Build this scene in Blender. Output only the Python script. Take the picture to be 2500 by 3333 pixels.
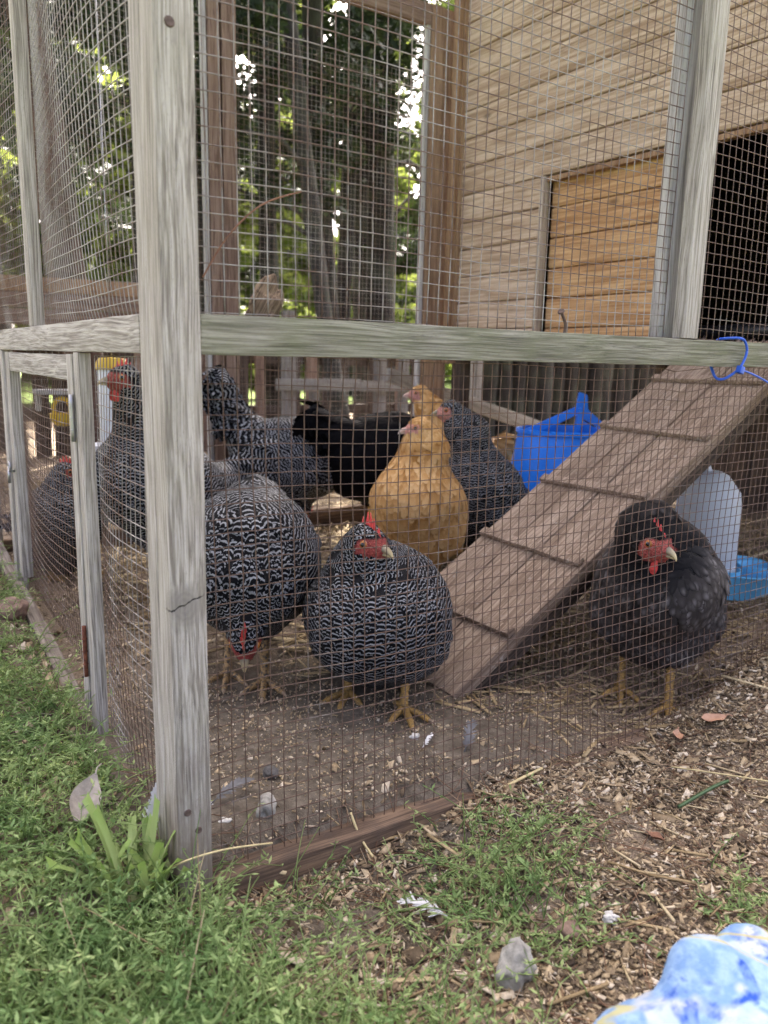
import bpy, bmesh, math, random
import numpy as np
from mathutils import Vector, Matrix

# ------------------------------------------------------------------ scene, camera, light
SC = bpy.context.scene
COL = SC.collection
for _o in list(bpy.data.objects):
    bpy.data.objects.remove(_o)
random.seed(7)
rng = np.random.default_rng(7)
MM = 0.001

def cam_axes(yaw, pit, rol):
    cy, sy = math.cos(yaw), math.sin(yaw)
    F = np.array([sy*math.cos(pit), cy*math.cos(pit), -math.sin(pit)])
    r = np.array([cy, -sy, 0.0]); d = np.cross(F, r)
    return math.cos(rol)*r + math.sin(rol)*d, -math.sin(rol)*r + math.cos(rol)*d, F

CAM = np.array([-0.185095, -0.577916, 0.439600])
_R, _D, _F = cam_axes(0.586318, 0.194351, -0.023122)
cam_d = bpy.data.cameras.new('camera')
cam = bpy.data.objects.new('camera', cam_d); COL.objects.link(cam)
cam.matrix_world = Matrix(((_R[0], -_D[0], -_F[0], CAM[0]), (_R[1], -_D[1], -_F[1], CAM[1]),
                           (_R[2], -_D[2], -_F[2], CAM[2]), (0, 0, 0, 1)))
cam_d.sensor_fit = 'VERTICAL'; cam_d.sensor_height = 36.0; cam_d.sensor_width = 27.0
cam_d.lens = 27.38
cam_d.clip_start = 0.01; cam_d.clip_end = 500
cam_d.dof.use_dof = True; cam_d.dof.focus_distance = 0.86; cam_d.dof.aperture_fstop = 7.5
SC.camera = cam

SUN_EL, SUN_AZ = 52.0, 27.0        # the sun stands behind the run, a little to the right (azimuth from +Y towards +X)
world = bpy.data.worlds.new('World'); SC.world = world; world.use_nodes = True
wn = world.node_tree.nodes; wl = world.node_tree.links; wn.clear()
sky = wn.new('ShaderNodeTexSky'); sky.sky_type = 'NISHITA'; sky.sun_disc = False
sky.sun_elevation = math.radians(SUN_EL); sky.sun_rotation = math.radians(SUN_AZ)
sky.air_density = 0.18; sky.dust_density = 7.5; sky.ozone_density = 0.0
bgn = wn.new('ShaderNodeBackground'); bgn.inputs['Strength'].default_value = 0.15
won = wn.new('ShaderNodeOutputWorld')
wl.new(sky.outputs[0], bgn.inputs[0]); wl.new(bgn.outputs[0], won.inputs[0])
sun_d = bpy.data.lights.new('sun', 'SUN'); sun_d.energy = 2.2; sun_d.angle = math.radians(0.53)
sun_d.color = (1.0, 0.94, 0.84)
sun = bpy.data.objects.new('sun', sun_d); COL.objects.link(sun)
_s = Vector((math.sin(math.radians(SUN_AZ))*math.cos(math.radians(SUN_EL)),
             math.cos(math.radians(SUN_AZ))*math.cos(math.radians(SUN_EL)), math.sin(math.radians(SUN_EL))))
SUNV = np.array(_s)
sun.rotation_euler = _s.to_track_quat('Z', 'Y').to_euler()
SC.view_settings.view_transform = 'Standard'
try: SC.view_settings.look = 'None'
except Exception: pass
SC.view_settings.gamma = 1.0; SC.view_settings.use_curve_mapping = False
SC.view_settings.exposure = 3.68
SC.render.engine = 'CYCLES'
SC.cycles.use_denoising = True
SC.cycles.max_bounces = 8; SC.cycles.transparent_max_bounces = 8

# ------------------------------------------------------------------ helpers
def tag(o, label=None, cat=None, group=None, kind=None):
    if label: o['label'] = label
    if cat: o['category'] = cat
    if group: o['group'] = group
    if kind: o['kind'] = kind
    return o

def empty(name, loc=(0, 0, 0), rz=0.0, label=None, cat=None, group=None):
    o = bpy.data.objects.new(name, None); COL.objects.link(o)
    o.location = [c*MM for c in loc]; o.rotation_euler = (0, 0, rz); o.empty_display_size = 0.02
    return tag(o, label, cat, group)

def link(name, me, mats, parent=None, loc=None, rot=None, smooth=False):
    o = bpy.data.objects.new(name, me); COL.objects.link(o)
    if mats is not None and len(me.materials) == 0:
        for m in (mats if isinstance(mats, (list, tuple)) else [mats]): me.materials.append(m)
    if loc is not None: o.location = [c*MM for c in loc]
    if rot is not None: o.rotation_euler = rot
    if parent is not None: o.parent = parent
    if smooth: me.polygons.foreach_set('use_smooth', np.ones(len(me.polygons), bool))
    return o

def np_mesh(name, V, quads=None, tris=None, attrs=None, mi=None, smooth=False):
    """V in millimetres; quads/tris integer arrays."""
    V = np.asarray(V, float)*MM
    me = bpy.data.meshes.new(name)
    q = np.zeros((0, 4), int) if quads is None else np.asarray(quads, int).reshape(-1, 4)
    t = np.zeros((0, 3), int) if tris is None else np.asarray(tris, int).reshape(-1, 3)
    loops = np.concatenate([q.ravel(), t.ravel()])
    nq, nt = len(q), len(t)
    starts = np.concatenate([np.arange(nq)*4, nq*4 + np.arange(nt)*3])
    me.vertices.add(len(V)); me.vertices.foreach_set('co', V.ravel())
    me.loops.add(len(loops)); me.loops.foreach_set('vertex_index', loops)
    me.polygons.add(nq+nt); me.polygons.foreach_set('loop_start', starts)
    if mi is not None: me.polygons.foreach_set('material_index', np.asarray(mi, int))
    if smooth: me.polygons.foreach_set('use_smooth', np.ones(nq+nt, bool))
    me.update(calc_edges=True)
    for k, a in (attrs or {}).items():
        a = np.asarray(a, np.float32)
        if a.ndim == 1:
            at = me.attributes.new(k, 'FLOAT', 'POINT'); at.data.foreach_set('value', a)
        else:
            at = me.attributes.new(k, 'FLOAT_VECTOR', 'POINT'); at.data.foreach_set('vector', a.ravel())
    me.validate()
    return me

def sstep(a, b, x):
    t = np.clip((np.asarray(x, float)-a)/(b-a), 0, 1); return t*t*(3-2*t)

def vnoise(p, seed=0):
    """cheap smooth value noise on (n,3) points -> (n,) in -1..1"""
    p = np.asarray(p, float); i = np.floor(p).astype(np.int64); f = p-i; u = f*f*(3-2*f)
    def h(a):
        n = (a[:, 0]*374761393 + a[:, 1]*668265263 + a[:, 2]*2147483647 + seed*1274126177) & 0xffffffff
        n = ((n ^ (n >> 13))*1274126177) & 0xffffffff
        return ((n ^ (n >> 16)) & 0xffff)/32767.5-1
    r = 0
    for dx in (0, 1):
        for dy in (0, 1):
            for dz in (0, 1):
                w = (u[:, 0] if dx else 1-u[:, 0])*(u[:, 1] if dy else 1-u[:, 1])*(u[:, 2] if dz else 1-u[:, 2])
                r = r + w*h(i+np.array([dx, dy, dz]))
    return r

# ------------------------------------------------------------------ ground shape (mm)
_fx = [-4000, -600, -20, 40, 90, 150, 250, 350, 480, 620, 816, 950, 1200, 1600, 9000]
_fz = [0, -6, -18, -30, -40, -40, -34, -19, -30, -34, 12, 52, 70, 60, 20]
_ix = [-2000, 0, 200, 340, 480, 620, 720, 900, 1250, 9000]
_iz = [0, 2, -4, -8, -20, -36, -42, -26, 0, 0]
def gz(x, y):
    x = np.asarray(x, float); y = np.asarray(y, float)
    front = np.interp(x, _fx, _fz)
    front = front*(1-sstep(-500, -3500, y)*0.9)
    ins = np.interp(x, _ix, _iz)*(1-sstep(350, 650, y))
    t = sstep(4, 46, y)
    side = sstep(700, 1000, x)
    t = t*(1-side) + sstep(-40, 240, y)*side
    z = front*(1-t) + ins*t
    z = z + np.clip(y, 0, 900)*(0.06*(1-sstep(-50, 30, x))+0.025*(1-sstep(40, 380, x)))*(1-0.6*sstep(-700, -2500, x))
    return z
def gz1(x, y): return float(gz(np.array([x]), np.array([y]))[0])

# ------------------------------------------------------------------ materials
class NT:
    def __init__(s, name):
        s.m = bpy.data.materials.new(name); s.m.use_nodes = True
        s.t = s.m.node_tree; s.n = s.t.nodes; s.l = s.t.links; s.n.clear()
        s.out = s.n.new('ShaderNodeOutputMaterial'); s.b = s.n.new('ShaderNodeBsdfPrincipled')
        s.l.new(s.b.outputs[0], s.out.inputs[0])
    def set(s, sock, v):
        if isinstance(v, bpy.types.NodeSocket): s.l.new(v, sock)
        elif isinstance(v, (tuple, list)) and len(v) == 3 and sock.type == 'RGBA': sock.default_value = (*v, 1)
        else: sock.default_value = v
    def inp(s, **k):
        for a, v in k.items(): s.set(s.b.inputs[a.replace('_', ' ')], v)
    def math(s, op, a, b=0.0, c=None, clamp=False):
        n = s.n.new('ShaderNodeMath'); n.operation = op; n.use_clamp = clamp
        s.set(n.inputs[0], a); s.set(n.inputs[1], b)
        if c is not None: s.set(n.inputs[2], c)
        return n.outputs[0]
    def vmath(s, op, a, b=(0, 0, 0)):
        n = s.n.new('ShaderNodeVectorMath'); n.operation = op
        s.set(n.inputs[0], a); s.set(n.inputs[1], b)
        return n.outputs['Value'] if op in ('LENGTH', 'DOT_PRODUCT', 'DISTANCE') else n.outputs[0]
    def coord(s, kind='Object'): return s.n.new('ShaderNodeTexCoord').outputs[kind]
    def geo(s, k): return s.n.new('ShaderNodeNewGeometry').outputs[k]
    def attr(s, name):
        n = s.n.new('ShaderNodeAttribute'); n.attribute_name = name; return n
    def rnd(s): return s.n.new('ShaderNodeObjectInfo').outputs['Random']
    def noise(s, v, scale, detail=3, rough=0.55, dist=0.0, out='Fac'):
        n = s.n.new('ShaderNodeTexNoise'); s.set(n.inputs['Vector'], v)
        n.inputs['Scale'].default_value = scale; n.inputs['Detail'].default_value = detail
        n.inputs['Roughness'].default_value = rough; n.inputs['Distortion'].default_value = dist
        return n.outputs[out]
    def voro(s, v, scale, feat='F1', out='Distance'):
        n = s.n.new('ShaderNodeTexVoronoi'); n.feature = feat; s.set(n.inputs['Vector'], v)
        n.inputs['Scale'].default_value = scale; return n.outputs[out]
    def ramp(s, f, stops, interp='LINEAR'):
        n = s.n.new('ShaderNodeValToRGB'); s.set(n.inputs[0], f); cr = n.color_ramp; cr.interpolation = interp
        while len(cr.elements) < len(stops): cr.elements.new(0.5)
        for e, (p, c) in zip(cr.elements, stops):
            e.position = p; e.color = (*c, 1) if len(c) == 3 else c
        return n.outputs[0]
    def mix(s, f, a, b, mode='MIX'):
        n = s.n.new('ShaderNodeMix'); n.data_type = 'RGBA'; n.blend_type = mode
        s.set(n.inputs['Factor'], f); s.set(n.inputs['A'], a) if False else None
        s.set(n.inputs[6], a); s.set(n.inputs[7], b); return n.outputs[2]
    def mapr(s, f, a, b, c=0.0, d=1.0):
        n = s.n.new('ShaderNodeMapRange'); s.set(n.inputs[0], f)
        for i, v in enumerate((a, b, c, d)): n.inputs[i+1].default_value = v
        return n.outputs[0]
    def bump(s, h, strength=0.4, dist=0.001, normal=None):
        n = s.n.new('ShaderNodeBump'); s.set(n.inputs['Height'], h)
        n.inputs['Strength'].default_value = strength; n.inputs['Distance'].default_value = dist
        if normal is not None: s.l.new(normal, n.inputs['Normal'])
        return n.outputs[0]
    def scale(s, v, sc):
        n = s.n.new('ShaderNodeMapping'); s.set(n.inputs['Vector'], v); n.inputs['Scale'].default_value = sc
        return n.outputs[0]

def wood(name, dark, mid, light, axis='z', ring=260, algae=0.0, algae_col=(0.13, 0.15, 0.07), dirt=0.0, knots=0.0, rough=0.85, streak=0.0, bump=0.5, knot_at=None):
    w = NT(name)
    co = w.coord('Object')
    off = w.math('MULTIPLY', w.rnd(), 7.0)
    cv = w.n.new('ShaderNodeCombineXYZ')
    for i in range(3): w.l.new(off, cv.inputs[i])
    p = w.vmath('ADD', co, cv.outputs[0])
    sl = {'x': (0.022, 1, 1), 'y': (1, 0.022, 1), 'z': (1, 1, 0.022)}[axis]
    warp = w.noise(w.scale(p, tuple(0.35 if v < 0.5 else 1.0 for v in sl)), 9, 2, out='Color')
    p2 = w.vmath('ADD', p, w.vmath('SCALE', warp) if False else w.vmath('MULTIPLY', warp, (0.02, 0.02, 0.02)))
    if knot_at is not None:
        dk = w.vmath('LENGTH', w.vmath('MULTIPLY', w.vmath('SUBTRACT', co, knot_at), (1, 1, 0.8)))
        kf = w.mapr(w.math('ADD', dk, w.math('MULTIPLY', w.math('SUBTRACT', w.noise(co, 70, 3), 0.5), 0.014)), 0.009, 0.018, 1.0, 0.0)
    grain = w.noise(w.scale(p2, sl), ring*1.75, 2, 0.65)
    fine = w.noise(w.scale(p, tuple(v if v == 1 else 0.02 for v in sl)), ring*3.4, 3, 0.75)
    broad = w.noise(w.scale(p, tuple(v if v == 1 else 0.1 for v in sl)), ring*0.14, 3, 0.6)
    g = w.math('ADD', w.math('MULTIPLY', grain, 0.55), w.math('ADD', w.math('MULTIPLY', fine, 0.25), w.math('MULTIPLY', broad, 0.2)))
    c = w.ramp(g, [(0.41, dark), (0.5, mid), (0.59, light)])
    if knots > 0:
        kv = w.scale(p, tuple(1 if v == 1 else 0.45 for v in sl))
        kd = w.voro(kv, 11)
        c = w.mix(w.mapr(kd, 0.03, 0.1, knots, 0.0), c, tuple(v*0.35 for v in dark))
    if algae > 0:
        a = w.noise(w.coord('Object'), 14, 4, 0.65)
        c = w.mix(w.mapr(a, 0.36, 0.66, 0.0, algae), c, w.mix(fine, tuple(v*0.7 for v in algae_col), tuple(v*1.35 for v in algae_col)))
    if dirt > 0:
        a = w.noise(w.coord('Object'), 30, 5, 0.7)
        c = w.mix(w.mapr(a, 0.5, 0.75, 0.0, dirt), c, (0.075, 0.06, 0.05))
    if name == 'corner_post_wood':
        zz = w.n.new('ShaderNodeSeparateXYZ'); w.l.new(co, zz.inputs[0])
        soil = w.math('ADD', w.mapr(zz.outputs[2], -0.66, -0.50, 0.35, -0.12), w.math('MULTIPLY', w.math('SUBTRACT', w.noise(w.scale(co, (1, 1, 0.4)), 34, 5, 0.7), 0.5), 1.1))
        c = w.mix(w.mapr(soil, 0.0, 0.35, 0.0, 0.75), c, (0.17, 0.13, 0.095))
    if streak > 0:
        a = w.noise(w.scale(p, (1, 1, 1)), 38, 5, 0.75)
        c = w.mix(w.mapr(a, 0.62, 0.74, 0.0, streak), c, (0.55, 0.54, 0.5))
    ck = w.noise(w.scale(p2, tuple(v if v == 1 else 0.011 for v in sl)), ring*1.7, 3, 0.65)
    c = w.mix(w.mapr(ck, 0.6, 0.68, 0.0, 0.6), c, tuple(v*0.45 for v in dark))
    sp_ = w.noise(w.scale(p, tuple(v if v == 1 else 0.25 for v in sl)), ring*3.2, 3, 0.7)
    c = w.mix(w.mapr(sp_, 0.56, 0.7, 0.0, 0.35), c, tuple(v*0.6 for v in dark))
    h = w.math('SUBTRACT', w.math('ADD', w.math('MULTIPLY', grain, 0.7), w.math('MULTIPLY', fine, 0.5)), w.mapr(ck, 0.6, 0.68, 0.0, 0.5))
    if knot_at is not None:
        rings = w.math('MULTIPLY', w.math('SINE', w.math('ADD', w.math('MULTIPLY', dk, 1500.0), w.math('MULTIPLY', w.noise(co, 130, 3), 9.0))), 0.35)
        kc = w.mix(w.mapr(rings, -1, 1), tuple(v*0.55 for v in mid), tuple(v*0.8 for v in mid))
        c = w.mix(w.math('MULTIPLY', kf, 0.85), c, kc)
        sx = w.n.new('ShaderNodeSeparateXYZ'); w.l.new(w.vmath('SUBTRACT', co, knot_at), sx.inputs[0])
        ln = w.math('ABSOLUTE', w.math('SUBTRACT', sx.outputs[2], w.math('ADD', w.math('MULTIPLY', sx.outputs[0], 0.38), w.math('MULTIPLY', w.noise(co, 240, 2), 0.004))))
        crack = w.math('MULTIPLY', w.mapr(ln, 0.0003, 0.0009, 1.0, 0.0), w.mapr(dk, 0.012, 0.018, 1.0, 0.0))
        c = w.mix(crack, c, (0.03, 0.028, 0.025))
        h = w.math('SUBTRACT', h, crack)
    w.inp(Base_Color=c, Roughness=rough, Normal=w.bump(h, bump, 0.0012))
    w.b.inputs['Specular IOR Level'].default_value = 0.25
    return w.m

GREY = dict(dark=(0.20, 0.175, 0.148), mid=(0.355, 0.325, 0.285), light=(0.51, 0.475, 0.43))
M = {}
for ax in 'xyz':
    M['grey_'+ax] = wood('weathered_wood_'+ax, axis=ax, algae=0.15, algae_col=(0.27, 0.26, 0.19), **GREY)
    M['green_'+ax] = wood('mossy_wood_'+ax, (0.12, 0.115, 0.085), (0.215, 0.205, 0.16), (0.335, 0.32, 0.265), axis=ax, algae=0.4, algae_col=(0.145, 0.165, 0.075))
    M['brown_'+ax] = wood('stained_wood_'+ax, (0.12, 0.075, 0.055), (0.21, 0.14, 0.105), (0.28, 0.20, 0.155), axis=ax, ring=180)
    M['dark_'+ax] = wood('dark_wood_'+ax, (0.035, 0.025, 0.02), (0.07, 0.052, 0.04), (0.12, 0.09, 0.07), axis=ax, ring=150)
    M['white_'+ax] = wood('bleached_wood_'+ax, (0.26, 0.245, 0.23), (0.38, 0.365, 0.345), (0.49, 0.475, 0.45), axis=ax, ring=150)
M['tan_z'] = wood('tan_post_wood', (0.17, 0.10, 0.06), (0.27, 0.175, 0.11), (0.35, 0.24, 0.16), axis='z', ring=150)
M['dim_x'] = wood('shaded_rail_wood', (0.13, 0.12, 0.11), (0.21, 0.20, 0.185), (0.29, 0.28, 0.26), axis='x')  # duller, darker grey wood for the pale fence
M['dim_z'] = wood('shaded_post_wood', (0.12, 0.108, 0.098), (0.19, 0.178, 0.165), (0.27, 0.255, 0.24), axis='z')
M['post'] = wood('corner_post_wood', axis='z', algae=0.22, algae_col=(0.27, 0.26, 0.18), knot_at=(-0.003, -0.015, -0.402), ring=300, **GREY)
M['board'] = wood('wall_board_wood', (0.275, 0.185, 0.115), (0.44, 0.33, 0.235), (0.565, 0.445, 0.335), axis='y', ring=120, knots=0.8, bump=0.25)
M['fresh'] = wood('door_board_wood', (0.31, 0.16, 0.07), (0.46, 0.27, 0.13), (0.58, 0.38, 0.20), axis='y', ring=110, knots=0.8, bump=0.2)
M['orange'] = wood('trim_wood', (0.20, 0.11, 0.06), (0.29, 0.18, 0.105), (0.37, 0.25, 0.155), axis='z', ring=110, knots=0.3)
M['ramp'] = wood('ramp_plank_wood', (0.145, 0.10, 0.07), (0.255, 0.188, 0.137), (0.38, 0.30, 0.23), axis='x', ring=170, dirt=0.35, streak=0.7)
M['base'] = wood('base_board_wood', (0.075, 0.05, 0.035), (0.14, 0.095, 0.065), (0.23, 0.155, 0.10), axis='x', ring=150, dirt=0.8)
M['basey'] = wood('side_base_board_wood', (0.13, 0.105, 0.085), (0.22, 0.185, 0.15), (0.31, 0.27, 0.23), axis='y', ring=150, dirt=0.6)

def plain(name, col, rough=0.6, metal=0.0, var=0.15, scale=40, bump=0.0, spec=0.4, sss=0.0):
    w = NT(name); co = w.coord('Object'); n = w.noise(co, scale, 4, 0.6)
    c = w.ramp(n, [(0.3, tuple(max(0, v*(1-var)) for v in col)), (0.7, tuple(min(1, v*(1+var)) for v in col))])
    w.inp(Base_Color=c, Roughness=rough, Metallic=metal)
    w.b.inputs['Specular IOR Level'].default_value = spec
    if sss > 0:
        w.b.inputs['Subsurface Weight'].default_value = sss; w.b.inputs['Subsurface Radius'].default_value = (0.004, 0.001, 0.001)
    if bump: w.inp(Normal=w.bump(w.noise(co, scale*6, 3, 0.6), bump, 0.001))
    return w.m

def wire_mat(name, bright):
    w = NT(name); co = w.geo('Position')
    a = w.noise(co, 9, 3, 0.6); b = w.noise(co, 170, 3, 0.7)
    f = w.math('ADD', w.math('MULTIPLY', a, 0.65), w.math('MULTIPLY', b, 0.35))
    rust = w.ramp(b, [(0.3, (0.06, 0.035, 0.025)), (0.7, (0.16, 0.098, 0.068))])
    zinc = w.ramp(b, [(0.3, (0.22, 0.205, 0.18)), (0.7, (0.42, 0.40, 0.37))])
    k = w.mapr(f, bright-0.07, bright+0.07, 1.0, 0.0)
    w.inp(Base_Color=w.mix(k, rust, zinc) if False else w.mix(w.mapr(f, bright-0.07, bright+0.07, 0.0, 1.0), zinc, rust),
          Metallic=0.1, Roughness=0.6)
    return w.m
M['wire_rust'] = wire_mat('rusty_wire', 0.36)
M['wire_mid'] = wire_mat('half_rusted_wire', 0.47)
M['wire_zinc'] = wire_mat('galvanised_wire', 0.56)
M['nail'] = plain('rusty_nail', (0.12, 0.085, 0.07), 0.7, 0.4, 0.4, 300)
M['steel'] = plain('dull_steel', (0.35, 0.35, 0.36), 0.4, 0.8)
M['rust'] = plain('rusted_hinge', (0.17, 0.06, 0.035), 0.85, 0.2, 0.5, 200)
M['felt'] = plain('roof_felt', (0.05, 0.055, 0.05), 0.9)

def box_mesh(name, dx, dy, dz, bev=1.2, seg=0, wob=0.0, seed=0):
    bm = bmesh.new(); bmesh.ops.create_cube(bm, size=1.0)
    bmesh.ops.scale(bm, vec=(dx*MM, dy*MM, dz*MM), verts=bm.verts)
    if bev > 0: bmesh.ops.bevel(bm, geom=list(bm.edges), offset=bev*MM, segments=2, profile=0.6, affect='EDGES')
    if seg > 0:
        d = (dx, dy, dz); ax = d.index(max(d))
        for i in range(1, seg):
            co = [0, 0, 0]; co[ax] = (-0.5+i/seg)*d[ax]*MM; no = [0, 0, 0]; no[ax] = 1
            bmesh.ops.bisect_plane(bm, geom=bm.verts[:]+bm.edges[:]+bm.faces[:], plane_co=co, plane_no=no)
        if wob > 0:
            vs = np.array([v.co[:] for v in bm.verts])/MM
            n = np.stack([vnoise(vs/55.0+seed*13.7, 3+k) for k in range(3)], 1)
            for v, q in zip(bm.verts, n): v.co += Vector(q*wob*MM)
    me = bpy.data.meshes.new(name); bm.to_mesh(me); bm.free()
    me.polygons.foreach_set('use_smooth', np.ones(len(me.polygons), bool))
    try: me.set_sharp_from_angle(angle=math.radians(35))
    except Exception: pass
    return me

def plank(name, c0, c1, m, parent=None, bev=1.2, seg=0, wob=0.0, rot=None):
    """box between two opposite corners (mm, parent space)"""
    c0 = np.array(c0, float); c1 = np.array(c1, float); d = np.abs(c1-c0)
    me = box_mesh(name, *d, bev=min(bev, d.min()*0.3), seg=seg, wob=wob, seed=random.random()*9)
    return link(name, me, m, parent, (c0+c1)/2, rot)

def tubes(paths, radii, sides=4, cap=True):
    """list of (n,3) polylines -> V, quads, tris ; radii scalar or list of arrays"""
    Vs, Qs, Ts = [], [], []; base = 0
    for k, P in enumerate(paths):
        P = np.asarray(P, float); n = len(P)
        r = radii if np.isscalar(radii) else radii[k]
        r = np.full(n, r) if np.isscalar(r) else np.asarray(r, float)
        T = np.gradient(P, axis=0); T /= np.linalg.norm(T, axis=1, keepdims=True)+1e-9
        m = np.abs(T.mean(0)); up = np.zeros(3); up[int(np.argmin(m))] = 1.0
        A = np.cross(T, up); A /= np.linalg.norm(A, axis=1, keepdims=True)+1e-9
        B = np.cross(T, A)
        th = np.arange(sides)*2*math.pi/sides + math.pi/4
        V = P[:, None] + r[:, None, None]*(np.cos(th)[None, :, None]*A[:, None] + np.sin(th)[None, :, None]*B[:, None])
        i = np.arange(n-1)[:, None]*sides; j = np.arange(sides)[None]; j2 = (j+1) % sides
        q = np.stack([i+j, i+j2, i+sides+j2, i+sides+j], -1).reshape(-1, 4)+base
        Vs.append(V.reshape(-1, 3)); Qs.append(q)
        if cap and sides >= 3:
            for e, rev in ((0, True), ((n-1)*sides, False)):
                for s in range(1, sides-1):
                    t = [base+e, base+e+s, base+e+s+1]
                    Ts.append(t[::-1] if rev else t)
        base += n*sides
    return np.concatenate(Vs), np.concatenate(Qs), (np.array(Ts) if Ts else None)

def wire_panel(name, fn, nu, nv, m, parent, r=0.5, seed=0, jit=0.5, cut=None):
    """fn(u,v) -> point for cell coordinates; builds the welded wire grid"""
    R = np.random.default_rng(seed)
    ju = R.normal(0, jit*0.35, (nu+1, nv+1)); jv = R.normal(0, jit*0.35, (nu+1, nv+1))
    # smooth low-frequency wander
    uu, vv = np.meshgrid(np.arange(nu+1), np.arange(nv+1), indexing='ij')
    fl = np.stack([uu.ravel()/7.0, vv.ravel()/7.0, np.full(uu.size, seed*3.1)], 1)
    ju += jit*1.6*vnoise(fl, 1).reshape(uu.shape); jv += jit*1.6*vnoise(fl+50, 2).reshape(uu.shape)
    G = fn(uu*12.7+ju, vv*12.7+jv)
    paths = []
    for i in range(nu+1):
        if cut is None: paths.append(G[i])
        else:
            k = [j for j in range(nv+1) if not cut(i, j)]
            if len(k) > 1: paths.append(G[i][k])
    for j in range(nv+1):
        row = G[:, j] + np.array([0, 0, 0])
        if cut is None: paths.append(row)
        else:
            k = [i for i in range(nu+1) if not cut(i, j)]
            if len(k) > 1: paths.append(row[k])
    V, Q, T = tubes(paths, r, 4)
    o = link(name, np_mesh(name, V, Q, T, smooth=True), m, parent); tag(o, kind='stuff')
    return o

def disc_head(name, loc, r, axis, m, parent, h=1.5):
    bm = bmesh.new(); bmesh.ops.create_cone(bm, cap_ends=True, segments=14, radius1=r*MM, radius2=r*0.8*MM, depth=h*MM)
    me = bpy.data.meshes.new(name); bm.to_mesh(me); bm.free()
    rot = Vector(axis).to_track_quat('Z', 'Y').to_euler()
    return link(name, me, m, parent, loc, rot)

# ------------------------------------------------------------------ ground and setting
def ground_mat():
    w = NT('ground_earth'); co = w.geo('Position')
    n1 = w.noise(co, 7, 5, 0.65); n2 = w.noise(co, 60, 5, 0.7); n3 = w.noise(co, 420, 3, 0.7)
    earth = w.ramp(n2, [(0.3, (0.07, 0.058, 0.044)), (0.55, (0.138, 0.116, 0.09)), (0.75, (0.225, 0.196, 0.158))])
    earth = w.mix(w.mapr(n3, 0.62, 0.72, 0, 0.6), earth, (0.30, 0.25, 0.20))
    mulch = w.ramp(n3, [(0.3, (0.075, 0.058, 0.044)), (0.5, (0.17, 0.132, 0.095)), (0.7, (0.34, 0.27, 0.195))])
    sx = w.n.new('ShaderNodeSeparateXYZ'); w.l.new(co, sx.inputs[0])
    # trodden damp earth under the hens, mulch outside and further in
    d = w.vmath('LENGTH', w.vmath('MULTIPLY', w.vmath('SUBTRACT', co, (0.26, 0.15, 0)), (1.0, 1.25, 0)))
    dd = w.math('ADD', d, w.math('MULTIPLY', w.math('SUBTRACT', n1, 0.5), 0.25))
    c = w.mix(w.mapr(dd, 0.26, 0.40), earth, mulch)
    lawn = w.ramp(w.noise(co, 2.2, 4), [(0.35, (0.075, 0.11, 0.025)), (0.65, (0.12, 0.17, 0.04))])
    far = w.math('ADD', w.vmath('LENGTH', w.vmath('MULTIPLY', w.vmath('SUBTRACT', co, (1.0, 1.5, 0)), (1, 1, 0))), w.math('MULTIPLY', n1, 1.2))
    c = w.mix(w.mapr(far, 4.2, 5.6), c, lawn)
    h = w.math('ADD', w.math('MULTIPLY', n2, 0.6), w.math('MULTIPLY', n3, 0.25))
    w.inp(Base_Color=c, Roughness=0.95, Normal=w.bump(h, 0.9, 0.006)); w.b.inputs['Specular IOR Level'].default_value = 0.15
    return w.m
M['ground'] = ground_mat()

def build_ground():
    xs = np.unique(np.concatenate([np.arange(-700, 1700, 11.0), np.linspace(-700, -4000, 30), np.linspace(1700, 5000, 30), -np.geomspace(4000, 160000, 18), np.geomspace(5000, 160000, 18)]))
    ys = np.unique(np.concatenate([np.arange(-520, 1500, 11.0), np.linspace(-520, -4000, 30), np.linspace(1500, 5000, 40), -np.geomspace(4000, 160000, 18), np.geomspace(5000, 160000, 18)]))
    X, Y = np.meshgrid(xs, ys, indexing='ij'); x, y = X.ravel(), Y.ravel()
    z = gz(x, y)
    near = 1-sstep(1500, 4000, np.hypot(x-400, y-400))
    p = np.stack([x, y, np.zeros_like(x)], 1)
    z = z + near*(3.0*vnoise(p/70, 5)+1.6*vnoise(p/24, 6)) + (1-near)*25*vnoise(p/1500, 8)
    n, m = len(xs), len(ys)
    i = np.arange(n-1)[:, None]*m; j = np.arange(m-1)[None]
    q = np.stack([i+j, i+m+j, i+m+j+1, i+j+1], -1).reshape(-1, 4)
    o = link('ground', np_mesh('ground', np.stack([x, y, z], 1), q, smooth=True), M['ground'])
    tag(o, 'brown trodden earth and mulch ground under and around the coop', 'ground', kind='structure')
build_ground()

# ------------------------------------------------------------------ the run: posts, rails, wire, side door
run = empty('chicken_run', (0, 0, 0), 0, 'weathered grey timber run covered in rusty square wire mesh', 'chicken run')
TOP = 1330
post = plank('corner_post', (0, 0, -40), (30, 30, TOP), M['post'], run, 1.6, 26, 0.5)
for (x, z, r) in ((12, 664, 4.2), (9, 64, 3.6), (18, 45, 3.4)):
    disc_head('nail', (x-15, -15.2, z-645), r, (0, -1, 0.06), M['nail'], post)
plank('side_stile', (0.5, 32, -30), (28, 58, TOP), M['grey_z'], run, 1.6, 22, 0.6)
plank('front_rail', (30.5, 2, 439.7), (1240, 22, 470), M['green_x'], run, 1.4, 40, 0.6)
fr_post = plank('front_post', (608, 0, 470.5), (634, 17, TOP), M['grey_z'], run, 1.3, 22, 0.5)
for z in (852, 905):
    disc_head('nail', (3, -8.6, z-900), 2.6, (0, -1, 0), M['nail'], fr_post)
plank('front_batten', (597, 28, 472), (632, 42, TOP), M['white_z'], run, 1.2, 20, 0.5)
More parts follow.
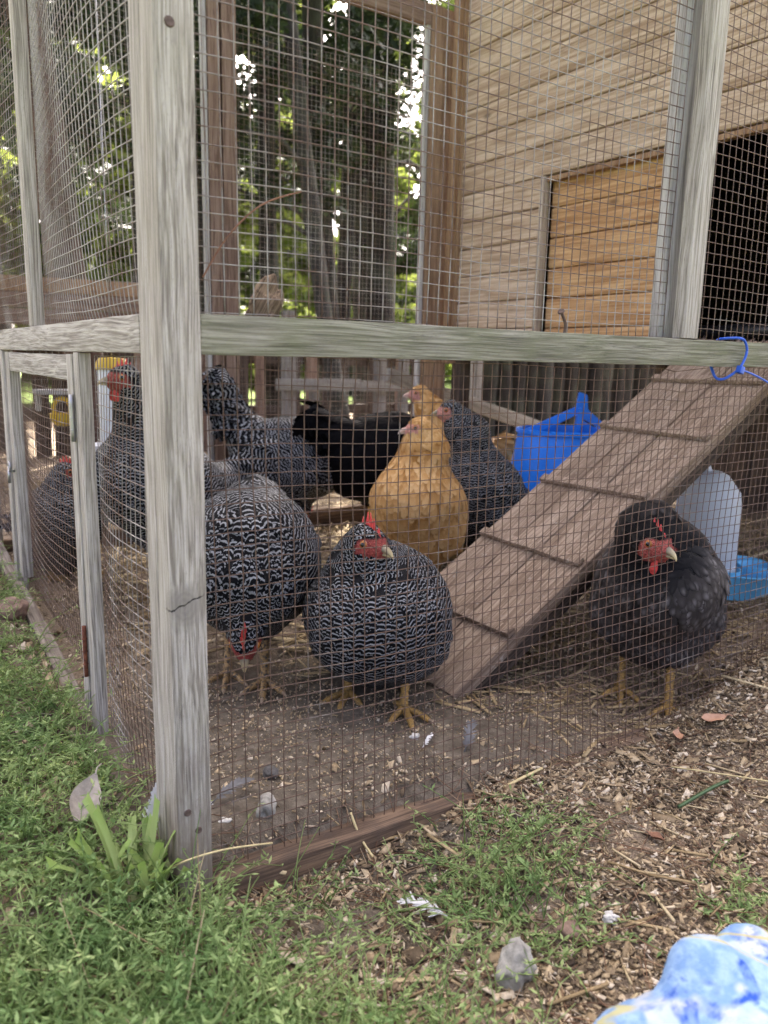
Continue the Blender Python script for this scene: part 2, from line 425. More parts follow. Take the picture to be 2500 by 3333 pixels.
plank('base_board', (31, 2, -66), (760, 30, -24), M['base'], run, 2.0, 30, 1.2, rot=(0, 0.028, 0))
plank('front_top_rail', (30.5, 2, TOP-40), (1240, 28, TOP), M['grey_x'], run, 1.4)
# left side
plank('side_rail', (0, 58.5, 439.7), (15, 1170, 470), M['grey_y'], run, 1.4, 40, 0.6)
plank('side_post', (0, 518, 470.5), (15, 545, TOP), M['grey_z'], run, 1.3, 20, 0.5)
plank('side_jamb', (0, 274, 15), (13, 297, 439), M['grey_z'], run, 1.2, 14, 0.5)
plank('side_post', (0, 800, 30), (16, 828, 439), M['grey_z'], run, 1.2)
plank('side_base_board', (-12, 60, 4), (8, 1190, 46), M['basey'], run, 2.0, 30, 1.5, rot=(0.088, 0, 0))
plank('side_top_rail', (0, 58.5, TOP-40), (28, 1200, TOP), M['grey_y'], run, 1.4)
# side door, hinged on the jamb
door = empty('side_door', (0, 0, 0)); door.parent = run
plank('door_stile', (-1.5, 299, 36), (13, 325, 437), M['grey_z'], door, 1.2, 14, 0.6)
plank('door_stile', (-1.5, 729, 84), (14, 757, 437), M['grey_z'], door, 1.2, 14, 0.6)
plank('door_rail', (-0.5, 325.5, 409), (13, 728.5, 436), M['grey_y'], door, 1.2, 16, 0.5)
hp = np.array([-3.2, 298.2, 0])
for z0, z1, mm in ((345, 395, 'steel'), (78, 138, 'rust')):
    V, Q, T = tubes([[(-3.4, 298.2, z) for z in np.linspace(z0, z1, 6)]]+[[(-3.4, 298.2, z0+(z1-z0)*a-0.6), (-3.4, 298.2, z0+(z1-z0)*a+0.6)] for a in (0.25, 0.5, 0.75)], [2.4, 2.9, 2.9, 2.9], 8)
    h = link('hinge', np_mesh('hinge', V, Q, T, smooth=True), M[mm], door)
# latch: turn knob on the free stile
th = np.linspace(0, 2*math.pi, 15)
V, Q, T = tubes([np.stack([np.full(15, -8.0), 742+7*np.cos(th), 262+7*np.sin(th)], 1), [(-1.5, 742, 255), (-8, 742, 255)], [(-9, 742, 256), (-9, 746, 236)]], [2.0, 2.4, 2.2], 8)
link('latch', np_mesh('latch', V, Q, T, smooth=True), M['steel'], door)
# back frame
BY = 1200
plank('back_post', (505, BY, 0), (533, BY+28, TOP), M['brown_z'], run, 1.3, 16, 0.5)
plank('back_post', (538, BY, 0), (572, BY+28, TOP), M['brown_z'], run, 1.3, 16, 0.5)
plank('back_batten', (492, BY+2, 0), (503, BY+16, TOP), M['white_z'], run, 1.0)
plank('back_post', (1110, BY, 0), (1150, BY+30, TOP), M['tan_z'], run, 1.3, 16, 0.5)
plank('back_post', (1153, BY+4, 0), (1196, BY+34, TOP), M['tan_z'], run, 1.3, 16, 0.5)
plank('back_batten', (1097, BY+4, 0), (1108, BY+18, TOP), M['white_z'], run, 1.0)
plank('back_post', (-2, BY-30, 0), (28, BY, TOP), M['grey_z'], run, 1.3)
plank('back_beam', (573, BY+2, 1280), (1109, BY+26, 1330), M['brown_x'], run, 1.3, 16, 0.5)
plank('back_base_board', (30, BY-18, 2), (1190, BY-1, 48), M['base'], run, 1.5, 20, 1.0)

def bulge(u, v, U, V, a): return a*np.sin(np.pi*np.clip(u/U, 0, 1))*np.sin(np.pi*np.clip(v/V, 0, 1))
K = 0.975
def f_front_low(u, v):
    x = 34+u*K; z = 438-v*K
    t = np.clip((438-z)/480, 0, 1)
    y = 25+2.0*np.sin(x/90.0+z/160.0)+1.6*np.sin(x/37.0)*np.sin(z/70.0)
    y = y-10*sstep(420, 620, x)*sstep(0.35, 0.9, t)*(1-sstep(800, 1000, x))-6*sstep(0.7, 1, t)
    sag = 2.2*np.sin(x/120.0+1.0)+1.2*np.sin(x/47.0)
    torn = -10*np.exp(-((x-655)/38.0)**2)*np.exp(-v/60.0)
    return np.stack([x+2.5*np.sin(z/95.0+x/240.0), y, z+sag+torn], -1)
wire_panel('wire_mesh', f_front_low, 93, 41, M['wire_rust'], run, 0.52, 1, 0.55, cut=lambda i, j: j == 0 and 49 <= i <= 54)
def f_front_up(u, v):
    x = 34+u*K; z = 471+v*K
    y = 24+2*np.sin(x/130.0)*np.sin(z/110.0)+bulge(u, v, 560, 860, -5)
    return np.stack([x+2.0*np.sin(z/150.0), y, z+1.5*np.sin(x/85.0)], -1)
wire_panel('wire_mesh', f_front_up, 46, 66, M['wire_mid'], run, 0.55, 2, 0.4)
def f_front_right(u, v):
    x = 641+u*K; z = 471+v*K
    return np.stack([x+2.0*np.sin(z/150.0), 22+3*np.sin(x/90.0)*np.sin(z/120.0), z+2*np.sin(x/75.0)], -1)
wire_panel('wire_mesh', f_front_right, 46, 66, M['wire_rust'], run, 0.52, 3, 0.5)
def f_left_up(y0, y1):
    def f(u, v):
        y = y0+u*K; z = 470+v*K; t = np.clip((y-y0)/(y1-y0), 0, 1)
        b = 20*np.sin(np.pi*t**0.8)*np.sin(np.pi*np.clip((z-470)/(TOP-470), 0, 1))**0.6
        return np.stack([17-b, y, z+1.5*np.sin(y/60.0)], -1)
    return f
wire_panel('wire_mesh', f_left_up(58, 518), 37, 66, M['wire_zinc'], run, 0.55, 4, 0.45)
wire_panel('wire_mesh', f_left_up(545, 1170), 50, 66, M['wire_mid'], run, 0.55, 5, 0.5)
def f_left_nar(u, v):
    y = 58+u*K; z = 436-v*K; t = np.clip((y-58)/216, 0, 1); s = np.clip((436-z)/430, 0, 1)
    b = 9*np.sin(np.pi*t)*np.sin(np.pi*s)
    return np.stack([15-b, y, z], -1)
wire_panel('wire_mesh', f_left_nar, 17, 37, M['wire_mid'], run, 0.52, 6, 0.5)
def f_door(u, v):
    y = 312+u*K; z = 418-v*K; t = np.clip((y-312)/430, 0, 1); s = np.clip((418-z)/380, 0, 1)
    b = 16*np.sin(np.pi*t)*np.sin(np.pi*s**0.8)
    return np.stack([15-b, y, z+0.02*(y-312)*s], -1)
dm = wire_panel('wire_mesh', f_door, 33, 29, M['wire_rust'], door, 0.5, 7, 0.5)
def f_side_far(u, v):
    return np.stack([15+0*u, 828+u*K, 436-v*K], -1)
wire_panel('wire_mesh', f_side_far, 28, 27, M['wire_rust'], run, 0.5, 8, 0.5)
def f_back(u, v):
    x = 30+u; z = 48+v
    return np.stack([x, BY+30+2*np.sin(x/100.0)+0*z, z+1.5*np.sin(x/70.0)], -1)
wire_panel('wire_mesh', f_back, 90, 88, M['wire_mid'], run, 0.5, 9, 0.4)


# ------------------------------------------------------------------ the coop house on the right
M['trim'] = wood('trim_strip_wood', (0.25, 0.19, 0.14), (0.37, 0.30, 0.23), (0.46, 0.39, 0.31), axis='z', ring=130)
coop = empty('chicken_coop', (1200, 600, 0), 0, 'raised timber hen house clad in knotty tongue and groove boards', 'hen house')
WX = 0        # wall face in coop space (world X 1200); Y in coop space is world Y - 600
OY0, OY1, OZ0, OZ1 = -420, 250, 478, 872
def wall_board(y0, y1, z0, m, x=0.0, h=70, t=18, parent=None, name='wall_board'):
    d = (t, y1-y0, h-1.5)
    bm = bmesh.new(); bmesh.ops.create_cube(bm, size=1.0); bmesh.ops.scale(bm, vec=[v*MM for v in d], verts=bm.verts)
    ed = [e for e in bm.edges if all(v.co.x < 0 for v in e.verts) and abs(e.verts[0].co.y-e.verts[1].co.y) > 1e-4]
    bmesh.ops.bevel(bm, geom=ed, offset=5.5*MM, segments=2, profile=0.6, affect='EDGES')
    me = bpy.data.meshes.new(name); bm.to_mesh(me); bm.free()
    return link(name, me, m, parent or coop, (x+t/2, (y0+y1)/2, z0+h/2))
zrow = 452
k = 0
while zrow < 1900:
    if zrow+70 <= OZ0+24 or zrow >= OZ1-2: wall_board(-570, 565, zrow, M['board'])
    else:
        wall_board(OY1+16, 565, zrow, M['board']); wall_board(-570, OY0, zrow, M['board'])
    zrow += 70
plank('opening_trim', (-4, OY1, OZ0), (14, OY1+15, OZ1-1), M['trim'], coop, 1.2)
plank('opening_lintel', (3, OY0, OZ1-14), (22, OY1-1, OZ1-3), M['orange'], coop, 1.2)
plank('opening_sill', (-4, OY0, OZ0-24), (30, OY1+29, OZ0-2), M['white_y'], coop, 1.2)
sd = empty('sliding_door', (0, 0, 0)); sd.parent = coop
for i in range(6):
    wall_board(-150+0*i, OY1-2, 476+i*70-24, M['fresh'], x=24, t=14, parent=sd, name='door_board')
plank('corner_trim', (-9, 567, 430), (22, 592, 1900), M['orange'], coop, 1.5)
plank('corner_trim', (-30, 571, 430), (-10, 590, 1900), M['orange'], coop, 1.5)
plank('corner_trim', (-9, -600, 430), (22, -572, 1900), M['white_z'], coop, 1.5)
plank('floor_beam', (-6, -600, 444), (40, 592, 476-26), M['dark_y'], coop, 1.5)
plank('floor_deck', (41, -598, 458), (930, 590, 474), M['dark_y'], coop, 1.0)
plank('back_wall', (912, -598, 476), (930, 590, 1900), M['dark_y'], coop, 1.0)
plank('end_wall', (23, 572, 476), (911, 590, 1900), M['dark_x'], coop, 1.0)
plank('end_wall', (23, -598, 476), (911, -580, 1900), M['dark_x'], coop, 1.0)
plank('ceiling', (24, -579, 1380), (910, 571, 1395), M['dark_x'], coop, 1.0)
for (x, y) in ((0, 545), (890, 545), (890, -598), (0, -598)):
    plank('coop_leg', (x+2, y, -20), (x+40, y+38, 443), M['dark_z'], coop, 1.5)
for sgn in (-1, 1):
    rf = plank('roof', (-130, -700, 0), (1080, 700, 24), M['felt'], coop, 2); rf.location = (0.465+0.26*sgn, 0, 2.02); rf.rotation_euler = (0, 0.42*sgn, 0); rf.scale = (0.56, 1, 1)
for i in range(15):
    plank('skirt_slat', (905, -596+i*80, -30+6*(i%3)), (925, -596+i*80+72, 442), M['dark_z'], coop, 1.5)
bar = link('perch', np_mesh('perch', *tubes([np.stack([np.full(9, 150.0), np.linspace(-560, 260, 9), 512+2*np.sin(np.arange(9))], 1)], 16, 10), smooth=True), plain('black_pipe', (0.014, 0.014, 0.016), 0.35), coop)
n = 700
lx, ly = rng.uniform(30, 420, n), rng.uniform(-560, 240, n); a_ = rng.uniform(0, math.pi, n); L_ = rng.uniform(6, 22, n); W_ = rng.uniform(3, 9, n)
def flakes(x, y, z, a, L, W, T, tilt, curl=0.0):
    """thin bent chips: 8 verts, 6 quads each"""
    n = len(x); c, s = np.cos(a), np.sin(a); tilt = np.clip(tilt, -0.55, 0.55)
    loc = np.array([[-.5, -.5, 0], [.5, -.42, 0], [.5, .42, 0], [-.5, .5, 0], [-.5, -.5, 1], [.5, -.42, 1], [.5, .42, 1], [-.5, .5, 1]])
    u = loc[None, :, 0]*L[:, None]; v = loc[None, :, 1]*W[:, None]; w = loc[None, :, 2]*T[:, None]
    w = w+u*np.tan(tilt)[:, None]+v*np.tan(tilt*1.7-0.2)[:, None]
    X = x[:, None]+u*c[:, None]-v*s[:, None]; Y = y[:, None]+u*s[:, None]+v*c[:, None]; Z = z[:, None]+w
    V = np.stack([X, Y, Z], -1).reshape(-1, 3)
    f = np.array([[3, 2, 1, 0], [4, 5, 6, 7], [0, 1, 5, 4], [1, 2, 6, 5], [2, 3, 7, 6], [3, 0, 4, 7]])
    Q = (np.arange(n)[:, None, None]*8+f[None]).reshape(-1, 4)
    return V, Q
def litter_mat(name, stops, rough=0.85):
    w = NT(name); rn = w.attr('rn').outputs['Fac']; n = w.noise(w.geo('Position'), 300, 3, 0.6)
    c = w.ramp(rn, stops); c = w.mix(w.mapr(n, 0.3, 0.7, 0.45, 0.0), c, tuple(0.3*v for v in stops[0][1]))
    w.inp(Base_Color=c, Roughness=rough); w.b.inputs['Specular IOR Level'].default_value = 0.2
    return w.m
M['litter'] = litter_mat('pale_shavings', [(0.0, (0.22, 0.14, 0.10)), (0.5, (0.38, 0.27, 0.20)), (1.0, (0.55, 0.44, 0.36))])
V, Q = flakes(lx, ly, 474+rng.uniform(0, 22, n)*(1-np.abs(ly)/900), a_, L_*1.5, W_*1.8, np.full(n, 0.8), rng.normal(0, 0.3, n))
o = link('bedding', np_mesh('bedding', V, Q, attrs={'rn': np.repeat(rng.random(n), 8)}), M['litter'], coop); tag(o, kind='stuff')
plank('bedding_board', (60, -560, 475), (110, 240, 488), M['board'], coop, 2)

# ------------------------------------------------------------------ ramp up to the opening
ang = math.atan2(452+16, 1196-455)
rl = math.hypot(452+16, 1196-455)
ramp = empty('ramp', (455, 0, -14), 0, 'sloping plank hen ramp with cross cleats and white droppings', 'ramp')
ramp.rotation_euler = (0, -ang, 0)
for (y0, y1) in ((203, 303), (306.5, 366), (367.5, 440)):
    plank('ramp_plank', (0, y0, -20), (rl, y1, 0), M['ramp'], ramp, 1.8, 30, 0.8)
plank('ramp_bearer', (30, 214, -52), (rl-12, 240, -21), M['dark_x'], ramp, 2, 12, 0.6)
plank('ramp_bearer', (30, 400, -52), (rl-12, 426, -21), M['dark_x'], ramp, 2, 12, 0.6)
for i, xw in enumerate((560, 700, 840, 985, 1128)):
    s_ = (xw-455)/math.cos(ang)
    c_ = plank('cleat', (s_-8, 204+2*i % 5, 0.4), (s_+8, 438, 10.5), M['ramp'], ramp, 2.2, 14, 1.0, rot=(0, 0, 0.02*(-1)**i))

# ------------------------------------------------------------------ back yard: poles, pale fence, log palisade, brown trough
def tree_trunk_mesh(name, pts, rads, sides=14, rough=0.12, seed=0):
    P = np.array(pts, float); R_ = np.array(rads, float); n = 40
    s = np.linspace(0, len(P)-1, n); i = np.minimum(s.astype(int), len(P)-2); f = (s-i)[:, None]
    Q_ = P[i]*(1-f)+P[i+1]*f; r = R_[i]*(1-f[:, 0])+R_[i+1]*f[:, 0]
    V, Qd, T = tubes([Q_], [r], sides)
    c = np.repeat(Q_, sides, 0); d = V-c
    k = 1+rough*vnoise(np.stack([np.arctan2(d[:, 1], d[:, 0])*2.6, d[:, 0]*0+V[:, 2]/260.0, np.full(len(V), seed*5.0)], 1), 3)+rough*0.7*vnoise(np.stack([np.arctan2(d[:, 1], d[:, 0])*6, V[:, 2]/90.0, np.full(len(V), seed*9.0)], 1), 4)
    V = c+d*k[:, None]
    return np_mesh(name, V, Qd, T, smooth=True)
def bark_mat(name, a, b):
    w = NT(name); co = w.geo('Position'); n = w.noise(w.scale(co, (1, 1, 0.16)), 42, 5, 0.7); v = w.noise(co, 6, 3)
    c = w.mix(w.mapr(n, 0.35, 0.68), a, b); c = w.mix(w.mapr(v, 0.45, 0.7, 0, 0.35), c, (0.10, 0.12, 0.075))
    w.inp(Base_Color=c, Roughness=0.95, Normal=w.bump(n, 1.0, 0.02)); return w.m
M['bark_dark'] = bark_mat('dark_bark', (0.009, 0.007, 0.006), (0.034, 0.027, 0.022))
M['bark_grey'] = bark_mat('grey_bark', (0.02, 0.018, 0.017), (0.075, 0.068, 0.062))
M['bark_red'] = bark_mat('reddish_bark', (0.05, 0.03, 0.024), (0.17, 0.105, 0.085))
def leaf_mat(name, a, b, trans=0.35):
    w = NT(name); rn = w.attr('rn').outputs['Fac']
    c = w.mix(rn, a, b)
    w.inp(Base_Color=c, Roughness=0.6); w.b.inputs['Specular IOR Level'].default_value = 0.25
    t = w.n.new('ShaderNodeBsdfTranslucent'); w.l.new(w.mix(0.5, c, (b[0]*1.5, b[1]*1.4, b[2]*0.7)), t.inputs[0])
    mx = w.n.new('ShaderNodeMixShader'); mx.inputs[0].default_value = trans
    w.l.new(w.b.outputs[0], mx.inputs[1]); w.l.new(t.outputs[0], mx.inputs[2]); w.l.new(mx.outputs[0], w.out.inputs[0])
    return w.m
M['cedar'] = leaf_mat('cedar_foliage', (0.009, 0.017, 0.008), (0.026, 0.042, 0.018), 0.22)
M['leaf'] = leaf_mat('bright_leaves', (0.075, 0.105, 0.026), (0.16, 0.20, 0.06), 0.45)
M['leaf_mid'] = leaf_mat('green_leaves', (0.045, 0.07, 0.022), (0.10, 0.13, 0.045), 0.38)

def leaves(cen, n, size, R, elong=1.8, flat=0.6, gap=None):
    """n leaf quads (2 tris folded) around clump centres (k,4): x,y,z,radius"""
    cen = np.asarray(cen, float); pr = cen[:, 3]**2.2; k = R.choice(len(cen), n, p=pr/pr.sum())
    d = R.normal(0, 1, (n, 3)); d /= np.linalg.norm(d, axis=1, keepdims=True); rr = cen[k, 3]*R.random(n)**0.45
    P = cen[k, :3]+d*rr[:, None]*np.array([1, 1, flat])
    if gap is not None: P = P[~gap(P)]
    n = len(P)
    a = R.normal(0, 1, (n, 3)); a[:, 2] *= 0.6; a[:, 2] -= 0.25; a /= np.linalg.norm(a, axis=1, keepdims=True)
    b = np.cross(a, R.normal(0, 1, (n, 3))); b /= np.linalg.norm(b, axis=1, keepdims=True); c = np.cross(a, b)
    s = size*R.uniform(0.6, 1.3, n)[:, None]
    V = np.stack([P-a*s*elong*0.5, P+b*s*0.5+c*s*0.12, P+a*s*elong*0.5, P-b*s*0.5+c*s*0.12], 1).reshape(-1, 3)
    T = (np.arange(n)[:, None, None]*4+np.array([[0, 1, 2], [0, 2, 3]])[None]).reshape(-1, 3)
    return V, T, np.repeat(R.random(n), 4)

def sun_gap(P):
    """a natural opening in the crowns along the sun's direction above the straw"""
    g = np.zeros(len(P), bool)
    for c, q in (((730, 985, 0.0), 185), ((860, 1400, 0.0), 170)):  # centre and radius of each sun patch the cleared leaves let through
        d = P-np.array(c); t = d@SUNV; r = np.linalg.norm(d-t[:, None]*SUNV, axis=1); g |= (t > 0) & (r < q)
    return g

def tree(name, label, trunk, rads, bark, clumps, n, size, lm, seed, branches=(), group=None, elong=1.8, cat='tree', rough=0.12):
    R = np.random.default_rng(seed)
    b0 = trunk[0]
    t = empty(name, (b0[0], b0[1], 0), 0, label, cat, group)
    off = np.array([b0[0], b0[1], 0.0])
    tr = link('trunk', tree_trunk_mesh('trunk', np.array(trunk, float)-off, rads, rough=rough, seed=seed), M[bark], t)
    if len(branches):
        for bp, br in branches:
            V, Q, T = tubes([np.array(bp, float)-off], [np.array(br, float)], 7)
            link('branch', np_mesh('branch', V, Q, T, smooth=True), M[bark], t)
    if n:
        V, T, rn = leaves(clumps, n, size, R, elong, gap=sun_gap)
        o = link('crown', np_mesh('crown', V-off, None, T, attrs={'rn': rn}), M[lm], t); tag(o, kind='stuff')
    return t

def clumps_box(R, n, lo, hi, r0, r1):
    lo = np.array(lo, float); hi = np.array(hi, float)
    return np.concatenate([R.uniform(lo, hi, (n, 3)), R.uniform(r0, r1, (n, 1))], 1)
R0 = np.random.default_rng(21)
CED = 'cedars growing behind the run'
def crown_up(lo, hi, n=34): return clumps_box(R0, n, lo, hi, 260, 520)
# grey trunk nearest the run, then the dark multi-stemmed cedars
tree('cedar_tree', 'slim grey cedar trunk leaning right, nearest behind the run', [(1705, 2600, -20), (1576, 2600, 620), (1393, 2600, 1880), (1150, 2600, 4200)], [42, 37, 33, 26], 'bark_grey',
     clumps_box(R0, 60, (900, 2500, 1250), (1900, 3300, 3600), 80, 200), 7000, 24, 'cedar', 31,
     [([(1490, 2600, 1220), (1350, 2580, 1330), (1180, 2560, 1330)], [14, 10, 4]), ([(1530, 2600, 950), (1380, 2600, 1010), (1240, 2570, 980)], [13, 8, 3])], CED, 2.6)
tree('cedar_tree', 'dark cedar trunk just right of the slim grey trunk', [(2010, 3300, -20), (1990, 3300, 640), (1890, 3300, 1880), (1800, 3300, 4600)], [66, 60, 56, 40], 'bark_dark',
     clumps_box(R0, 60, (1400, 3100, 1500), (2500, 3900, 4200), 80, 200), 6500, 26, 'cedar', 32,
     [([(1960, 3300, 1000), (1800, 3280, 1180), (1600, 3260, 1230)], [16, 11, 4])], CED, 2.6)
tree('cedar_tree', 'thick dark cedar trunk left of the bright gap by the hen house', [(2420, 3400, -20), (2400, 3400, 650), (2360, 3400, 1880), (2300, 3400, 5200)], [98, 88, 80, 55], 'bark_dark',
     clumps_box(R0, 60, (1700, 3200, 1700), (2700, 4000, 4600), 80, 210), 6000, 26, 'cedar', 33,
     [([(2380, 3400, 1500), (2560, 3380, 1560), (2760, 3360, 1480)], [22, 15, 6]), ([(2390, 3400, 1150), (2540, 3380, 1340), (2640, 3360, 1420)], [14, 9, 4])], CED, 2.6)
tree('cedar_tree', 'dark cedar stem between the slim grey trunk and the thick one', [(2190, 3500, -20), (2200, 3500, 640), (2240, 3500, 1900), (2250, 3500, 4600)], [52, 46, 42, 30], 'bark_dark',
     clumps_box(R0, 30, (1500, 3400, 1400), (2400, 4200, 4600), 80, 210), 3500, 26, 'cedar', 34, (), CED, 2.6)
tree('cedar_tree', 'thin dark leaning stem at the left of the cedar group', [(1260, 2900, -20), (1200, 2900, 640), (1085, 2900, 1280), (980, 2900, 2300), (900, 2900, 3800)], [40, 34, 30, 26, 20], 'bark_dark',
     clumps_box(R0, 60, (350, 2700, 1150), (1350, 3600, 3800), 80, 210), 8500, 24, 'cedar', 35,
     [([(1120, 2900, 1100), (1280, 2880, 1170), (1420, 2860, 1130)], [13, 9, 4])], CED, 2.6)
tree('pine_tree', 'reddish brown trunk seen through the left side wire', [(640, 2850, -20), (520, 2850, 900), (400, 2850, 2200), (300, 2850, 5000)], [78, 70, 64, 45], 'bark_red',
     clumps_box(R0, 60, (-300, 2700, 1250), (800, 3800, 4400), 110, 280), 14000, 26, 'cedar', 36, (), None, 2.6)
tree('pine_tree', 'greyish brown trunk at the far left edge behind the side post', [(330, 3300, -20), (260, 3300, 1000), (180, 3300, 2400), (100, 3300, 5000)], [92, 84, 76, 50], 'bark_grey',
     clumps_box(R0, 50, (-700, 3100, 1300), (500, 4000, 4600), 110, 300), 12000, 28, 'cedar', 37, (), None, 2.6)
for (x, y, r_, lean, lab) in ((1560, 3100, 46, -40, 'dark stem just behind the slim grey cedar trunk'), (2620, 3900, 74, -60, 'dark trunk directly behind the thick one'),
                             (1330, 3500, 44, 50, 'dark stem among foliage left of the grey trunk'), (930, 3200, 50, 40, 'dark stem seen just right of the brown back post')):
    tree('cedar_tree', lab, [(x, y, -20), (x+lean*0.4, y, 700), (x+lean, y, 1900), (x+lean*1.5, y, 4300)], [r_*1.15, r_, r_*0.92, r_*0.6], 'bark_dark',
         clumps_box(R0, 26, (x-450, y-250, 1100), (x+450, y+450, 3600), 80, 190), 2200, 25, 'cedar', int(x), (), CED, 2.6)
# high leaves out of view, added to the trees to keep sun off the front
for t_, (lo, hi) in zip([o for o in bpy.data.objects if o.name.split('.')[0] in ('cedar_tree', 'pine_tree')][:5]+[o for o in bpy.data.objects if o.name.split('.')[0] == 'pine_tree'],
                        (((200, 1700, 3300), (1900, 3200, 5600)), ((900, 2100, 3900), (2900, 4300, 6400)), ((1700, 2300, 3600), (3600, 4400, 6600)), ((1200, 1500, 3600), (3000, 3300, 6000)),
                         ((-200, 1500, 3200), (1500, 3000, 5400)), ((-900, 1600, 3300), (800, 3200, 5600)), ((-1900, 1900, 3400), (100, 3900, 5900)))):
    R = np.random.default_rng(int(abs(lo[0]))+3)
    V, T, rn = leaves(clumps_box(R, 46, lo, hi, 280, 560), 15000, 95, R, 2.2, gap=sun_gap)
    o = link('upper_crown', np_mesh('upper_crown', V-np.array([t_.location.x/MM, t_.location.y/MM, 0]), None, T, attrs={'rn': rn}), M['cedar'], t_); tag(o, kind='stuff')
# sunlit broad-leaved trees and shrubs further off
BR = 'sunlit leafy trees beyond the cedars'
for i, (x, y, zt, w, lab, lm, n) in enumerate((
        (2300, 6200, 2500, 1300, 'bright green leafy shrub seen low between the cedar trunks', 'leaf', 20000),
        (4700, 7600, 4200, 1500, 'pale green leafy tree in the gap beside the hen house', 'leaf', 24000),
        (700, 6600, 2300, 1300, 'sunlit green shrub beyond the left side wire', 'leaf', 13000),
        (-900, 7000, 2400, 1300, 'leafy green tree at the far left beyond the side wire', 'leaf_mid', 9000))):
    R = np.random.default_rng(60+i)
    cl = clumps_box(R, 60, (x-w, y-800, 250), (x+w, y+800, zt), 130, 360)
    tree('leafy_tree', lab, [(x, y, -30), (x+60, y, zt*0.5), (x+40, y, zt*0.9)], [70, 50, 24], 'bark_dark', cl, n, 62, lm, 80+i, (), BR, 1.6)
R = np.random.default_rng(99)
cl = np.concatenate([clumps_box(R, 230, (-7000, 11500, 200), (13000, 14500, 3900), 400, 900), clumps_box(R, 100, (-7000, 12000, 3200), (13000, 15000, 7200), 400, 900)])
V, T, rn = leaves(cl, 120000, 140, R, 1.6)
o = link('woodland', np_mesh('woodland', V, None, T, attrs={'rn': rn}), M['leaf_mid'])
tag(o, 'far mass of sunlit green woodland behind everything', 'woodland', kind='stuff')

# pale fence of the pen behind
fence = empty('pale_fence', (1250, 2300, 0), 0, 'weathered pale post and rail fence behind the run', 'fence')
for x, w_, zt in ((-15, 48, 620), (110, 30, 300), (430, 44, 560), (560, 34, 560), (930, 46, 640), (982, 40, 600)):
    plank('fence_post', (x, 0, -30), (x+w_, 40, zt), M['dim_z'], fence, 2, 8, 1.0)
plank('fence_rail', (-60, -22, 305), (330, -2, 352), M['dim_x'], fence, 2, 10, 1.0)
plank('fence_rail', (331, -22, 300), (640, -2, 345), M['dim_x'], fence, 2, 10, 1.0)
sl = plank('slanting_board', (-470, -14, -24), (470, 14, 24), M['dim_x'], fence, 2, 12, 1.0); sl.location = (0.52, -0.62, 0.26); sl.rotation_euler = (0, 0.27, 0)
bf = empty('board_fence', (300, 2960, 0), 0, 'low grey brown board fence with gaps in the shade behind the pale one', 'fence')
for i in range(23):
    x = i*92+8*math.sin(i*2.1); h_ = 500+26*math.sin(i*3.3)
    if i in (7, 13, 18): continue
    plank('fence_board', (x, 6*math.sin(i*1.3), -30), (x+(62 if i % 4 else 44), 6*math.sin(i*1.3)+20, h_), M['dark_z' if i % 3 else 'brown_z'], bf, 1.5)
plank('fence_rail', (-20, 32, 150), (2160, 60, 200), M['dark_x'], bf, 2); plank('fence_rail', (-20, 32, 400), (2160, 60, 445), M['dark_x'], bf, 2)
pal = empty('log_palisade', (2350, 2350, 0), 0, 'row of dark upright logs behind the hen house', 'log fence')
for i in range(15):
    h_ = 900+60*math.sin(i*2.3); r_ = 44+7*math.sin(i*1.7)
    link('log', tree_trunk_mesh('log', [(i*92, 20*math.sin(i*3.1), -30), (i*92+8, 20*math.sin(i*3.1), h_)], [r_, r_*0.92], 12, 0.1, i), M['bark_dark' if i not in (4, 9, 11) else 'bark_grey'], pal)
LOGS = 'cut logs lying by the palisade'
for i, (x, y, z, r_) in enumerate(((1990, 2150, 70, 62), (2480, 2200, 55, 50), (2860, 2180, 60, 56), (3080, 2190, 50, 46))):
    lg = empty('cut_log', (x, y, z), 0.35*(-1)**i, ['fat cut log lying left of the palisade', 'cut log lying before the birch pole', 'pale ended cut log under the blue bucket rim', 'small cut log furthest right by the palisade'][i], 'log', LOGS)
    V, Q, T = tubes([[(0, -60, 0), (0, 100, 0), (0, 300, 6)]], r_, 14, cap=False)
    link('bark', np_mesh('bark', V, Q, smooth=True), M['bark_dark'], lg)
    V = np.array([[0, -60, 0]]+[[r_*math.cos(t), -60-1.5*math.cos(3*t), r_*math.sin(t)] for t in np.linspace(0, 2*math.pi, 15)[:-1]])
    link('cut_end', np_mesh('cut_end', V, None, [[0, 1+j, 1+(j+1) % 14] for j in range(14)]), M['trim'], lg)
tr_ = empty('wooden_trough', (100, 2450, 0), -0.12, 'long reddish brown plank box behind the left side of the run', 'planter box')
plank('trough_board', (-700, 0, 640), (620, 26, 690), M['orange'], tr_, 2, 10, 1.5)
plank('trough_board', (-700, 2, 585), (620, 24, 637), M['brown_x'], tr_, 2, 10, 1.5)
plank('trough_board', (-700, 0, 528), (620, 26, 582), M['brown_x'], tr_, 2, 10, 1.5)
plank('trough_lid', (-700, 27, 640), (620, 420, 664), M['orange'], tr_, 2, 10, 1.5)
for x in (-680, -40, 570): plank('trough_leg', (x, 30, -20), (x+44, 74, 527), M['brown_z'], tr_, 2)
